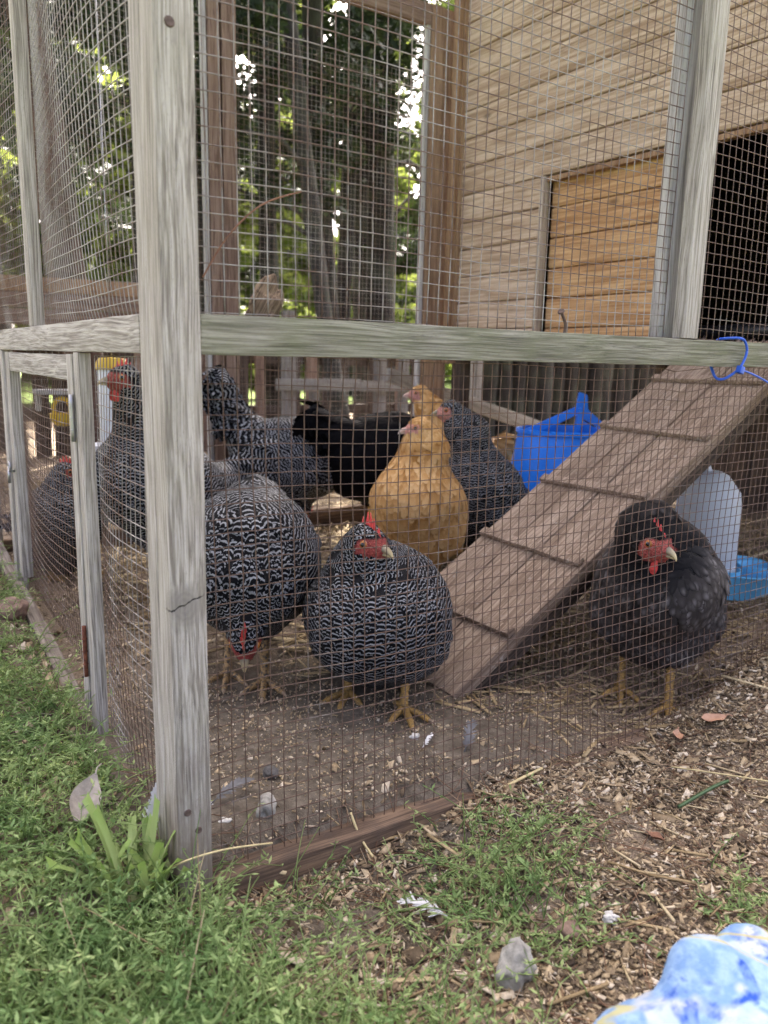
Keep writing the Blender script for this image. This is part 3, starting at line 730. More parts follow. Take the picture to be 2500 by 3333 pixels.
# ------------------------------------------------------------------ hens
def rcone(P, a, b, ra, rb, ys=1.0):
    a = np.asarray(a, float); b = np.asarray(b, float)
    sc = np.array([1, 1/ys, 1]); P = P*sc; a = a*sc; b = b*sc
    d = b-a; t = np.clip(((P-a)@d)/max(d@d, 1e-6), 0, 1)
    return np.linalg.norm(P-a-t[:, None]*d, axis=1)-(ra+(rb-ra)*t)
def smin(a, b, k):
    h = np.clip(0.5+0.5*(b-a)/k, 0, 1); return b+(a-b)*h-k*h*(1-h)
def sdf_of(prims, P):
    r = None
    for (a, b, ra, rb, ys, k) in prims:
        d = rcone(P, a, b, ra, rb, ys); r = d if r is None else smin(r, d, k)
    return r
def surface_nets(fn, lo, hi, h):
    ax = [np.arange(lo[i], hi[i]+h, h) for i in range(3)]; n = [len(a) for a in ax]
    G = np.stack(np.meshgrid(*ax, indexing='ij'), -1).reshape(-1, 3)
    S = fn(G).reshape(n)
    acc = np.zeros((n[0]-1, n[1]-1, n[2]-1, 3)); cnt = np.zeros((n[0]-1, n[1]-1, n[2]-1))
    cs = [(a, b, c) for a in (0, 1) for b in (0, 1) for c in (0, 1)]
    sl = lambda o: S[o[0]:n[0]-1+o[0], o[1]:n[1]-1+o[1], o[2]:n[2]-1+o[2]]
    for A in cs:
        for k in range(3):
            if A[k] == 0:
                B = list(A); B[k] = 1
                sa, sb = sl(A), sl(B); m = (sa < 0) != (sb < 0)
                t = np.where(m, sa/np.where(sa == sb, 1, sa-sb), 0)
                pos = np.zeros(acc.shape); pos[...] = A; pos[..., k] += t
                acc += pos*m[..., None]; cnt += m
    act = cnt > 0; idx = -np.ones(act.shape, int); idx[act] = np.arange(act.sum())
    base = np.stack(np.meshgrid(*[a[:-1] for a in ax], indexing='ij'), -1)
    V = base[act]+acc[act]/cnt[act][:, None]*h
    Q = []
    for k in range(3):
        u, v = (k+1) % 3, (k+2) % 3
        s1 = [slice(1, -1)]*3; s1[k] = slice(0, n[k]-1); s2 = [slice(1, -1)]*3; s2[k] = slice(1, n[k])
        a, b = S[tuple(s1)] < 0, S[tuple(s2)] < 0
        I = np.argwhere(a != b)
        if not len(I): continue
        inside = a[tuple(I.T)]
        off = np.array([1, 1, 1]); off[k] = 0; I = I+off
        def cell(du, dv):
            J = I.copy(); J[:, u] -= du; J[:, v] -= dv; return idx[tuple(J.T)]
        q = np.stack([cell(0, 0), cell(1, 0), cell(1, 1), cell(0, 1)], 1)
        q[~inside] = q[~inside][:, ::-1]
        Q.append(q)
    Q = np.concatenate(Q); Q = Q[(Q >= 0).all(1)]
    return V, Q

def feather_mat(name, kind):
    w = NT(name)
    ph, cr, u, rn, reg = (w.attr(k).outputs['Fac'] for k in ('ph', 'cr', 'u', 'rn', 'reg'))
    co = w.coord('Object')
    barb = w.noise(w.vmath('ADD', co, (0, 0, 0)), 900, 2, 0.6)
    if kind == 'barred':
        nz = w.math('MULTIPLY', w.math('SUBTRACT', w.noise(co, 110, 2, 0.5), 0.5), 0.75)
        v = w.math('SINE', w.math('MULTIPLY', w.math('ADD', w.math('ADD', ph, nz), w.math('MULTIPLY', w.math('MULTIPLY', cr, cr), -0.34)), 2*math.pi))
        k = w.mapr(w.math('ADD', v, w.math('MULTIPLY', w.math('SUBTRACT', barb, 0.5), 0.6)), 0.32, 0.78)
        tone = w.math('MULTIPLY', w.mapr(rn, 0, 1, 0.55, 1.0), w.mapr(w.noise(co, 22, 2), 0.3, 0.7, 0.75, 1.0))
        c = w.mix(w.math('MULTIPLY', k, tone), (0.0045, 0.0047, 0.006), (0.33, 0.34, 0.36))
        rough = 0.5
    elif kind == 'buff':
        f = w.math('ADD', w.math('MULTIPLY', rn, 0.4), w.math('ADD', w.math('MULTIPLY', barb, 0.35), w.math('MULTIPLY', w.math('MULTIPLY', u, u), 0.4)))
        c = w.ramp(f, [(0.15, (0.27, 0.125, 0.035)), (0.5, (0.52, 0.29, 0.105)), (0.9, (0.68, 0.45, 0.215))])
        rough = 0.6
    elif kind == 'black':
        c = w.mix(w.math('MULTIPLY', rn, 0.5), (0.0025, 0.0025, 0.003), (0.007, 0.007, 0.009)); rough = 0.75
    else:
        spot = w.math('MULTIPLY', w.math('MULTIPLY', w.mapr(w.math('ABSOLUTE', cr), 0.1, 0.8, 1, 0), w.mapr(w.math('ABSOLUTE', w.math('SUBTRACT', u, 0.72)), 0.05, 0.3, 1, 0)), reg)
        tone = w.math('MULTIPLY', w.mapr(rn, 0.1, 1, 0.15, 1.0), w.mapr(w.noise(co, 14, 2), 0.35, 0.65, 0.5, 1.0))
        base = w.mix(reg, (0.006, 0.006, 0.007), (0.036, 0.032, 0.031))
        c = w.mix(w.math('MULTIPLY', spot, tone), base, (0.19, 0.175, 0.175)); rough = 0.55
    w.inp(Base_Color=c, Roughness=rough, Normal=w.bump(barb, 0.25, 0.0006))
    w.b.inputs['Specular IOR Level'].default_value = 0.06 if kind != 'buff' else 0.15
    return w.m
FM = {k: feather_mat(k+'_feathers', k) for k in ('barred', 'buff', 'black', 'dusky')}

def body_mat(name, under, skin):
    w = NT(name); sk = w.attr('skin').outputs['Fac']; co = w.coord('Object')
    n = w.noise(co, 330, 5, 0.75); n2 = w.voro(co, 620)
    s = w.ramp(n, [(0.34, tuple(v*0.38 for v in skin)), (0.52, skin), (0.7, tuple(min(1, v*1.25+0.06) for v in skin))])
    w.inp(Base_Color=w.mix(sk, under, s), Roughness=w.mapr(sk, 0, 1, 0.8, 0.45), Normal=w.bump(w.math('ADD', n, n2), 0.9, 0.0016))
    w.b.inputs['Specular IOR Level'].default_value = 0.3
    return w.m
RED = (0.30, 0.05, 0.042); PINK = (0.58, 0.27, 0.22); DUSK = (0.40, 0.085, 0.07)
BM = {'barred_red': body_mat('barred_hen_body', (0.008, 0.008, 0.01), RED), 'barred_pink': body_mat('young_barred_hen_body', (0.008, 0.008, 0.01), (0.50, 0.23, 0.19)),
      'buff': body_mat('buff_hen_body', (0.42, 0.2, 0.05), PINK), 'black': body_mat('black_hen_body', (0.003, 0.003, 0.004), RED), 'dusky': body_mat('dusky_hen_body', (0.007, 0.0065, 0.007), DUSK)}
M['comb'] = plain('comb_skin', (0.55, 0.055, 0.05), 0.5, 0, 0.3, 220, 0.5, sss=0.15)
M['comb_pale'] = plain('pale_comb_skin', (0.55, 0.20, 0.17), 0.5, 0, 0.2, 220, 0.4)
M['lobe_white'] = plain('pale_ear_lobe', (0.62, 0.58, 0.46), 0.6, 0, 0.15, 220, 0.4)
def beak_mat(name, tip, base):
    w = NT(name); u = w.attr('u').outputs['Fac']; n = w.noise(w.coord('Object'), 300, 3)
    c = w.ramp(w.math('ADD', u, w.math('MULTIPLY', w.math('SUBTRACT', n, 0.5), 0.3)), [(0.1, base), (0.45, tuple(0.5*(a+b) for a, b in zip(base, tip))), (0.9, tip)])
    w.inp(Base_Color=c, Roughness=0.35); return w.m
M['beak_horn'] = beak_mat('horn_beak', (0.52, 0.42, 0.22), (0.10, 0.09, 0.085))
M['beak_pale'] = beak_mat('pale_beak', (0.66, 0.52, 0.44), (0.55, 0.30, 0.24))
M['iris'] = plain('eye_iris', (0.32, 0.12, 0.03), 0.2, 0, 0.3, 500)
M['pupil'] = plain('eye_pupil', (0.004, 0.004, 0.005), 0.08, spec=0.8)
M['lid'] = plain('eye_lid_skin', (0.36, 0.14, 0.11), 0.5, 0, 0.2, 400)
def leg_mat(name, a, b):
    w = NT(name); u = w.attr('u').outputs['Fac']; co = w.coord('Object')
    ring = w.math('SINE', w.math('MULTIPLY', u, 2*math.pi/2.6)); n = w.noise(co, 200, 4, 0.65)
    dk = w.math('MULTIPLY', w.mapr(n, 0.46, 0.6), w.mapr(w.attr('top').outputs['Fac'], 0.35, 0.8))
    c = w.mix(dk, w.mix(w.mapr(ring, -1, -0.6), tuple(v*0.6 for v in a), a), b)
    w.inp(Base_Color=c, Roughness=0.6, Normal=w.bump(ring, 0.5, 0.0006)); return w.m
M['leg_yellow'] = leg_mat('yellow_leg', (0.42, 0.25, 0.07), (0.20, 0.13, 0.05))
M['leg_dark'] = leg_mat('scaled_leg', (0.40, 0.25, 0.10), (0.045, 0.042, 0.04))
M['claw'] = plain('claw_horn', (0.30, 0.22, 0.15), 0.45, 0, 0.3, 200)

def unit(v): v = np.asarray(v, float); return v/np.linalg.norm(v)

def make_hen(label, origin, heading, hb=175, pitch=12, head=(100, 0, 325), hyaw=0, hpit=0, arch=0.0, tail=45, tail_len=85, legs=((20, 42), (10, -42)),
             kind='barred', skin='barred_red', comb=1.0, wattle=1.0, lobe='comb', beak='beak_horn', legm='leg_yellow', detail=1.0, plump=1.0,
             thigh=True, seed=1, scale=1.0, toes=(0, 0), neck_r=1.0, leg_h=62, name='hen', swing=0.0):
    R = np.random.default_rng(seed)
    root = empty(name, (origin[0], origin[1], gz1(origin[0], origin[1])), heading, label, 'hen', 'hens in the run')
    root.scale = (scale,)*3
    pr_ = math.radians(pitch); a = np.array([math.cos(pr_), 0, math.sin(pr_)]); n_ = np.array([-a[2], 0, a[0]])
    B = np.array([0, 0, hb], float); H = np.array(head, float)
    hy, hp = math.radians(hyaw), math.radians(hpit)
    hf = np.array([math.cos(hy)*math.cos(hp), math.sin(hy)*math.cos(hp), math.sin(hp)])
    hl = np.array([-math.sin(hy), math.cos(hy), 0.0]); hu = np.cross(hf, hl)
    br = B+58*a-4*n_; rump = B-82*a+6*n_; fl = B-56*a-36*n_; tb = B-112*a+26*n_
    tu = math.radians(tail); sw = math.radians(swing)
    tt = tb+tail_len*np.array([-math.cos(tu)*math.cos(sw), math.sin(sw), math.sin(tu)*math.cos(sw)])
    N0 = B+52*a+34*n_; N0b = B+64*a+12*n_
    N1 = N0*0.42+(H-hf*6)*0.58+np.array([0, 0, arch])-hf*(6+arch*0.35)
    p = plump; nr = neck_r
    prims = [(br, B, 68*p, 84*p, 1.0, 30), (B, rump, 84*p, 58*p, 1.0, 30), (fl, fl+np.array([30, 0, 0]), 58*p, 62*p, 1.0, 40),
             (rump, tb, 50, 36, 0.9, 30), (tb, tt, 34, 16, 0.42, 24),
             (N0b, N0, 58*p, 52*p, 1.0, 40), (N0, N1, 50*p, 31*nr, 0.95, 34), (N1, H-hf*8, 31*nr, 22, 0.92, 22),
             (H-hf*4, H+hf*4, 20.5, 18.5, 0.88, 10), (H+hf*4-hu*2, H+hf*17-hu*3, 15.5, 9.5, 0.85, 9)]
    wing = []
    for s in (-1, 1):
        w0 = B+42*a+np.array([0, s*66*p, 0])+10*n_; w1 = B-92*a+np.array([0, s*40*p, 0])+12*n_
        prims.append((w0, w1, 30, 20, 0.62, 16)); wing.append((w0, w1))
    hips = []
    for s, (fx, fy) in zip((1, -1), legs):
        hip = B+np.array([8, s*44*p, -40]); kn = np.array([fx-14, fy*0.98, leg_h+30])
        hips.append((hip, kn))
        if thigh: prims.append((hip, kn, 44, 19, 1.0, 26))
    fn = lambda P: sdf_of(prims, P)
    ends = np.array([q for (a_, b_, *_r) in prims for q in (a_, b_)]); rr = np.array([q for (_a, _b, r1, r2, *_r) in prims for q in (r1, r2)])
    lo = (ends-rr[:, None]).min(0)-10; hi = (ends+rr[:, None]).max(0)+10
    h = 4.2 if detail >= 1 else (5.5 if detail > 0.6 else 7.0)
    V, Q = surface_nets(fn, lo, hi, h)
    e = 1.5
    def grad(P):
        g = np.stack([fn(P+np.eye(3)[k]*e)-fn(P-np.eye(3)[k]*e) for k in range(3)], 1)
        return g/(np.linalg.norm(g, axis=1, keepdims=True)+1e-9)
    def local(P): d = P-H; return d@hf, d@hl, d@hu
    def skinmask(P):
        f, l, u = local(P)
        m = sstep(-6, -1, f-0.25*u)*sstep(11.5, 9, u-0.1*np.maximum(f, 0))*sstep(3, 7, np.abs(l)+np.maximum(f-14, 0)*3)
        m = np.maximum(m, sstep(13, 17, f)*sstep(12, 8, u))
        return m*sstep(34, 28, np.sqrt(f*f+l*l+u*u))*sstep(-24, -18, u)
    bm_ = np_mesh('body', V, Q, attrs={'skin': skinmask(V)}, smooth=True)
    link('body', bm_, BM[skin], root)
    # feather flow: distance from the beak back along neck, body and tail, plus a fall towards the ground
    sk = [H+hf*14, H-hf*10, N1, N0b-a*6, B-20*a, rump, tt]; L = np.cumsum([0]+[np.linalg.norm(sk[i+1]-sk[i]) for i in range(len(sk)-1)])
    def phi(P):
        ws = 0; ac = 0
        for i in range(len(sk)-1):
            d = sk[i+1]-sk[i]; t = np.clip(((P-sk[i])@d)/(d@d), 0, 1); ds = np.linalg.norm(P-sk[i]-t[:, None]*d, axis=1)
            w = np.exp(-ds/11.0)+1e-12; ws = ws+w; ac = ac+w*(L[i]+t*(L[i+1]-L[i]))
        bl = sstep(26, 60, np.linalg.norm(P-H, axis=1))
        return ac/ws-0.85*bl*(P[:, 2]-B[2])
    # sample the skin
    tri = np.concatenate([Q[:, [0, 1, 2]], Q[:, [0, 2, 3]]]); A, Bv, Cv = V[tri[:, 0]], V[tri[:, 1]], V[tri[:, 2]]
    ar = 0.5*np.linalg.norm(np.cross(Bv-A, Cv-A), axis=1); cen = (A+Bv+Cv)/3
    dh = np.linalg.norm(cen-H, axis=1); dn = rcone(cen, N0, H, 0, 0); dtail = rcone(cen, tb*0.7+tt*0.3, tt, 0, 0)
    f_head = sstep(34, 24, dh); f_neck = sstep(66*p, 44, dn)*(1-f_head); f_tail = sstep(60, 34, dtail)
    sp = (8.8*(1-f_neck)+6.8*f_neck)*(1-f_head)+4.0*f_head
    sp = sp/min(1.0, 0.55+0.45*detail)
    prob = ar/sp**2
    ns = int(prob.sum()); ch = R.choice(len(tri), ns, p=prob/prob.sum())
    r1, r2 = R.random(ns), R.random(ns); sw_ = r1+r2 > 1; r1[sw_] = 1-r1[sw_]; r2[sw_] = 1-r2[sw_]
    P = A[ch]+r1[:, None]*(Bv[ch]-A[ch])+r2[:, None]*(Cv[ch]-A[ch])
    keep = skinmask(P) < 0.35; P = P[keep]; ch = ch[keep]
    fh, fk, ft = f_head[ch], f_neck[ch], f_tail[ch]
    N = grad(P)
    g = np.stack([phi(P+np.eye(3)[k]*3)-phi(P-np.eye(3)[k]*3) for k in range(3)], 1)/6
    g[:, 2] -= 0.22*(1-fh)
    gm = np.linalg.norm(g, axis=1)
    T = g-(g*N).sum(1, keepdims=True)*N; T /= np.linalg.norm(T, axis=1, keepdims=True)+1e-6
    ang = R.normal(0, 0.14, len(P)); S0 = np.cross(N, T)
    T = T*np.cos(ang)[:, None]+S0*np.sin(ang)[:, None]; S = np.cross(N, T)
    fw = np.zeros(len(P))
    for w0, w1 in wing: fw = np.maximum(fw, sstep(46, 26, rcone(P, w0, w1, 0, 0)))
    ln = (25*(1-fk)+24*fk)*(1-fh)+8.5*fh; ln = ln*(1+0.5*fw)*(1+1.3*ft*(1-fk))*R.uniform(0.85, 1.2, len(P))
    wd = (7.0*(1-fk)+4.0*fk)*(1-fh)+2.6*fh; wd = wd*(1+0.15*fw)*(1+0.25*ft)*R.uniform(0.85, 1.15, len(P))
    q = 1/min(1.0, 0.55+0.45*detail); ln *= q**0.5; wd *= q
    tl = np.array([0, 0.3, 0.6, 0.85, 1.0]); pf = np.array([0.6, 0.95, 1.0, 0.78, 0.28]); cs_ = np.array([-1.0, 0, 1.0])
    lift = np.radians(R.uniform(2.0, 10.0 if kind == 'buff' else 8.5, len(P)))*(1-0.4*fh)
    rad = 62*(1-fk)*(1-fh)+34*fk+22*fh
    d = tl[None]*ln[:, None]; hw = wd[:, None]*pf[None]
    hN = 1.1+d*np.tan(lift)[:, None]-(d-0.12*ln[:, None])**2/(2*rad[:, None]*(1+1.5*ft[:, None]))
    X = P[:, None, None]+T[:, None, None]*(d-0.15*ln[:, None])[:, :, None, None]+S[:, None, None]*(hw[:, :, None]*cs_)[..., None] \
        + N[:, None, None]*(hN[:, :, None]-(cs_**2)[None, None]*hw[:, :, None]*0.22)[..., None]
    Xf = X.reshape(-1, 3); lv = np.repeat(0.5+1.6*tl[None]*np.ones((len(P), 1)), 3, axis=1).reshape(-1)
    sdv = fn(Xf); X = (Xf+np.repeat(N, 15, axis=0)*np.where(np.tile(np.repeat(tl > 0.2, 3), len(P)), np.clip(lv-sdv, 0, 8), 0)[:, None]*np.repeat(1-sstep(0.0, 0.25, fh), 15)[:, None]).reshape(X.shape)
    fb = sstep(0.35, 0.8, N[:, 2])*(1-fk)*(1-fh)
    per = 6.6+2.6*np.maximum(0.4*ft, np.maximum(fw*0.6, fb))-1.2*fh-0.6*fk
    ph0 = phi(P)
    ph = ph0[:, None]/6.6+(d-0.15*ln[:, None])*np.clip(gm, 0.6, 1.2)[:, None]/per[:, None]+(R.normal(0, 1, len(P))*(0.12+0.6*sstep(0.75, 0.4, gm)))[:, None]+R.random(len(P))[:, None]*(0.9*fh)[:, None]
    nF = len(P); one = np.ones((nF, 5, 3))
    skew = R.normal(0, 0.16, nF)
    at = {'ph': ((ph[:, :, None]+skew[:, None, None]*cs_)*one).ravel(), 'cr': (one*cs_).ravel(), 'u': (one*tl[None, :, None]).ravel(),
          'rn': (R.random(nF)[:, None, None]*one).ravel(), 'reg': ((1-np.maximum(fk, fh))[:, None, None]*one).ravel()}
    b0 = np.arange(nF)[:, None]*15; qi = np.array([[r*3+c, r*3+c+1, r*3+c+4, r*3+c+3] for r in range(4) for c in range(2)])
    FQ = (b0[:, :, None]+qi[None]).reshape(-1, 4)
    o = link('plumage', np_mesh('plumage', X.reshape(-1, 3), FQ, attrs=at, smooth=True), FM[kind], root); tag(o, kind='stuff')
    # head parts, built in the head frame
    def HW(P): P = np.asarray(P, float).reshape(-1, 3); return H+P[:, :1]*hf+P[:, 1:2]*hl+P[:, 2:3]*hu
    if comb > 0:
        n = 37; f = np.linspace(-15, 19, n); zb = np.where(f < 4, 13, 13-(f-4)*0.55); t = np.linspace(0, 1, n)
        env = (6+13*np.sin(np.pi*np.clip(t*0.9+0.08, 0, 1))**0.8)*comb
        sp_ = 1-np.abs(((t*5.0+0.1) % 1.0)*2-1); zt = zb+env*(0.45+0.62*sp_**1.2)
        th_ = 3.3*np.sin(np.pi*np.clip(t, 0.06, 0.94))**0.5
        rows = []
        for (k, tw) in ((0.0, 1.0), (0.45, 0.8), (0.8, 0.5), (1.0, 0.18)):
            rows.append((zb-1.5+(zt-zb+1.5)*k, th_*tw))
        V2 = []
        prof = [(r, s) for s in (1, -1) for r in (range(4) if s == 1 else range(3, -1, -1))]
        lean = 0.10*np.sin(t*7)
        for (r, s) in prof: V2.append(np.stack([f-0.15*(rows[r][0]-zb), s*rows[r][1]+lean*(rows[r][0]-zb), rows[r][0]], 1))
        V2 = np.stack(V2, 1); i = np.arange(n-1)[:, None]*8; j = np.arange(8)[None]; j2 = (j+1) % 8
        q2 = np.stack([i+j, i+8+j, i+8+j2, i+j2], -1).reshape(-1, 4)
        caps = np.array([[0, 1, 6, 7], [1, 2, 5, 6], [2, 3, 4, 5]]); q2 = np.concatenate([q2, caps, caps[:, ::-1]+(n-1)*8])
        link('comb', np_mesh('comb', HW(V2.reshape(-1, 3)), q2, smooth=True), M['comb' if comb > 0.5 else 'comb_pale'], root)
    def blob(nm, c, r, mt, squash=None, par=root):
        th_ = np.linspace(0, math.pi, 11)[1:-1]; az = np.arange(12)*2*math.pi/12
        v = [[0, 0, 1]]+[[math.sin(t)*math.cos(z), math.sin(t)*math.sin(z), math.cos(t)] for t in th_ for z in az]+[[0, 0, -1]]
        v = np.array(v)
        if squash: v[:, :2] *= (1-squash*v[:, 2:3])
        v = v*np.array(r)+np.array(c)
        m_ = len(th_); qq = [[1+i*12+j, 1+i*12+(j+1) % 12, 1+(i+1)*12+(j+1) % 12, 1+(i+1)*12+j][::-1] for i in range(m_-1) for j in range(12)]
        tt_ = [[0, 1+j, 1+(j+1) % 12] for j in range(12)]+[[len(v)-1, 1+(m_-1)*12+(j+1) % 12, 1+(m_-1)*12+j] for j in range(12)]
        return link(nm, np_mesh(nm, HW(v), qq, tt_, smooth=True), mt, par)
    EYL = []
    for s in (-1, 1):
        ls = np.linspace(8, 24, 65); dv = fn(H+5.5*hf+s*ls[:, None]*hl+4.5*hu); EYL.append(float(ls[np.argmax(dv > 0)])-3.4)
    for s in (-1, 1):
        if wattle > 0: blob('wattle', (12, s*6.5, -15-7*wattle), (6.5*wattle**0.5, 2.4, 11*wattle), M['comb' if wattle > 0.4 else 'comb_pale'], 0.35)
        blob('ear_lobe', (-9, s*17.6, -9), (5.5, 3.2, 8.5), M[{'comb': 'comb', 'white': 'lobe_white', 'pale': 'comb_pale'}[lobe]], 0.2)
        # eye: lid ring, iris, pupil
        az = np.arange(14)*2*math.pi/14; rings = [(0.0, 1), (0.35, 1), (0.52, 1), (0.85, 1), (1.15, 1), (1.5, 1)]
        ax_ = unit((0.28, s*1.0, 0.12)); ux = unit(np.cross((0, 0, 1), ax_)); uy = np.cross(ax_, ux); c0 = np.array([5.5, s*EYL[(s+1)//2], 4.5])
        ev = []; re_ = 5.5
        for (t, _) in rings[1:]:
            ev.append(c0+re_*(math.cos(t)*ax_[None]+math.sin(t)*(np.cos(az)[:, None]*ux+np.sin(az)[:, None]*uy)))
        ev = np.concatenate([[c0+re_*ax_]]+ev)
        tr = [[0, 1+j, 1+(j+1) % 14] for j in range(14)]; qq = []; mi = []
        for r in range(4):
            for j in range(14):
                qq.append([1+r*14+j, 1+(r+1)*14+j, 1+(r+1)*14+(j+1) % 14, 1+r*14+(j+1) % 14]); mi.append([0, 1, 1, 2][r])
        link('eye', np_mesh('eye', HW(ev), qq, tr, mi=mi+[0]*14, smooth=True), [M['pupil'], M['iris'], M['lid']], root)
    def beakpart(pts, rads, mt):
        n = len(pts); az = np.arange(10)*2*math.pi/10; V2 = []
        for (f, u), (rw, rh) in zip(pts, rads): V2.append(np.stack([np.full(10, f), rw*np.cos(az), u+rh*np.sin(az)], 1))
        V2 = np.concatenate(V2); i = np.arange(n-1)[:, None]*10; j = np.arange(10)[None]; j2 = (j+1) % 10
        qq = np.stack([i+j, i+j2, i+10+j2, i+10+j], -1).reshape(-1, 4)
        tt_ = [[(n-1)*10, (n-1)*10+k, (n-1)*10+k+1] for k in range(1, 9)]
        uu = np.repeat(np.linspace(0, 1, n), 10)
        return HW(V2), qq, np.array(tt_), uu
    v1, q1, t1, u1 = beakpart([(17, 0), (23, 0.2), (29, -0.8), (34, -2.8), (37.5, -6.0), (38.5, -8.0)], [(8, 7), (6.6, 5.6), (5.0, 4.4), (3.3, 3.2), (1.6, 1.9), (0.4, 0.5)], M[beak])
    v2, q2, t2, u2 = beakpart([(17, -6.5), (24, -6.0), (30, -6.2), (34, -7.0)], [(6.4, 3.0), (5.0, 2.6), (3.2, 1.9), (0.8, 0.7)], M[beak])
    nv = len(v1)
    link('beak', np_mesh('beak', np.concatenate([v1, v2]), np.concatenate([q1, q2+nv]), np.concatenate([t1, t2+nv]), attrs={'u': np.concatenate([u1, u2])}, smooth=True), M[beak], root)
    # legs
    for k, ((hip, kn), (fx, fy)) in enumerate(zip(hips, legs)):
        an = np.array([fx, fy, 11.0]); paths = []; rads = []
        kk = kn.copy(); kk[2] = leg_h+18 if thigh else min(leg_h, hb-50)
        paths.append(np.array([kk, kk*0.75+an*0.25, kk*0.4+an*0.6, kk*0.1+an*0.9, an+np.array([2, 0, -2])])); rads.append(np.array([8.0, 6.2, 5.4, 6.0, 6.5]))
        claws = []; crad = []
        for (ta, tlen, rr_) in ((-0.62, 44, 4.0), (0.0, 55, 4.4), (0.62, 44, 4.0), (math.pi+0.35, 22, 3.6)):
            dd = np.array([math.cos(ta+toes[k]), math.sin(ta+toes[k]), 0])
            pts = [an+np.array([0, 0, -3])]
            for s_ in (0.3, 0.65, 1.0): pts.append(np.array([fx, fy, 0])+dd*tlen*s_+np.array([0, 0, 5.6+2.0*math.sin(s_*3.0) if s_ < 0.9 else 4.2]))
            paths.append(np.array(pts)); rads.append(np.array([rr_*1.15, rr_*1.08, rr_, rr_*0.8]))
            e0 = pts[-1]; claws.append(np.array([e0-dd*2, e0+dd*5+np.array([0, 0, 0.6]), e0+dd*10+np.array([0, 0, -2.6])])); crad.append(np.array([rr_*0.72, rr_*0.5, 0.4]))
        # refine
        fine = []; fr_ = []; uu = []; tp = []
        for pth, rd in zip(paths, rads):
            s_ = np.linspace(0, len(pth)-1, (len(pth)-1)*4+1); i0 = np.minimum(s_.astype(int), len(pth)-2); fr = s_-i0
            q_ = pth[i0]*(1-fr)[:, None]+pth[i0+1]*fr[:, None]; r_ = rd[i0]*(1-fr)+rd[i0+1]*fr
            fine.append(q_); fr_.append(r_*(1+0.10*np.cos(np.arange(len(r_))*1.9)))
            le = np.concatenate([[0], np.cumsum(np.linalg.norm(np.diff(q_, axis=0), axis=1))]); uu.append(np.repeat(le, 8))
        Vl, Ql, Tl = tubes(fine, fr_, 8)
        cents = np.repeat(np.concatenate(fine), 8, axis=0); rel = Vl-cents
        topm = np.clip((rel[:, 2]+rel[:, 0]*0.8)/6+0.5, 0, 1)
        lg = link('leg', np_mesh('leg', Vl, Ql, Tl, attrs={'u': np.concatenate(uu), 'top': topm}, smooth=True), M[legm], root)
        for cp, cr_ in zip(claws, crad):
            Vc, Qc, Tc = tubes([cp], [cr_], 6)
            link('claw', np_mesh('claw', Vc, Qc, Tc, smooth=True), M['claw'], lg)
    return root

D2 = math.radians
make_hen('barred hen bending down to peck, right behind the corner post', (243, 401), D2(-118), hb=168, pitch=-14, head=(122, 2, 88), hpit=-58, tail=-2, tail_len=70,
         legs=((58, 22), (26, -30)), legm='leg_dark', arch=22, seed=11, plump=1.06, detail=1.15, leg_h=55, comb=1.7)
make_hen('plump barred hen crouching at the wire, head turned right', (374, 268), D2(-138), hb=114, pitch=4, head=(82, 6, 226), hyaw=66, hpit=-6, tail=10, tail_len=60, thigh=True, legs=((60, 50), (34, -34)),
         legm='leg_yellow', toes=(0.45, 0.1), seed=12, plump=1.06, detail=1.2, comb=1.4, wattle=1.3, arch=3, neck_r=1.15, leg_h=34)
make_hen('dusky black hen standing upright at right before the ramp', (748, 106), D2(-140), hb=160, pitch=24, head=(110, -18, 250), hyaw=50, hpit=-10, tail=10, legs=((58, 24), (12, -40)), kind='dusky', skin='dusky',
         lobe='white', comb=1.1, wattle=1.25, seed=13, plump=0.98, detail=1.2, arch=20, neck_r=1.2, leg_h=60)
make_hen('buff hen facing left in profile in the middle of the run', (742, 688), D2(-138), hb=136, pitch=32, head=(66, 6, 308), hyaw=-72, hpit=-4, tail=10, neck_r=1.45, arch=10, kind='buff', skin='buff', comb=0.35, wattle=0.2, lobe='pale', beak='beak_pale', seed=14, plump=1.08, detail=1.0)
make_hen('buff hen at the back, only head and neck above the other', (1090, 1020), D2(-178), hb=190, pitch=16, head=(100, -30, 352), hyaw=-34, tail=35, neck_r=1.25, kind='buff', skin='buff', comb=0.25, wattle=0.15, lobe='pale', beak='beak_pale', seed=15, detail=0.7)
make_hen('slender young barred hen with pink face beside the blue bucket', (938, 712), D2(-170), hb=146, pitch=28, head=(106, -22, 334), hyaw=-42, hpit=-5, tail=4, neck_r=1.4, arch=8, skin='barred_pink', comb=0.45, wattle=0.3, lobe='pale', seed=16, detail=1.0, plump=0.98)
make_hen('all black hen with raised tail behind the buff hen', (846, 1000), D2(4), hb=182, pitch=-8, head=(120, 40, 120), tail=46, tail_len=78, scale=1.14, kind='black', skin='black', comb=0.6, seed=17, detail=0.7, hpit=-30)
make_hen('barred hen at the back left with its tail raised to the rail', (640, 1070), D2(-14), hb=205, pitch=-16, head=(34, 20, 70), hpit=-70, tail=66, tail_len=150, seed=18, detail=0.85, leg_h=70, plump=1.08)
make_hen('tall barred hen standing behind the corner post, head up at left', (225, 715), D2(-163), hb=205, pitch=18, head=(86, 22, 390), hyaw=-12, tail=35, tail_len=110, seed=19, detail=0.9, comb=1.1, legs=((30, 40), (0, -40)), leg_h=75, legm='leg_dark')
make_hen('low barred hen with bright comb seen through the side door wire', (100, 955), D2(-72), hb=118, pitch=20, head=(50, -2, 240), hyaw=55, scale=0.84, tail=8, thigh=False, seed=20, detail=0.7, comb=1.35, legs=((40, 38), (20, -38)), leg_h=40)

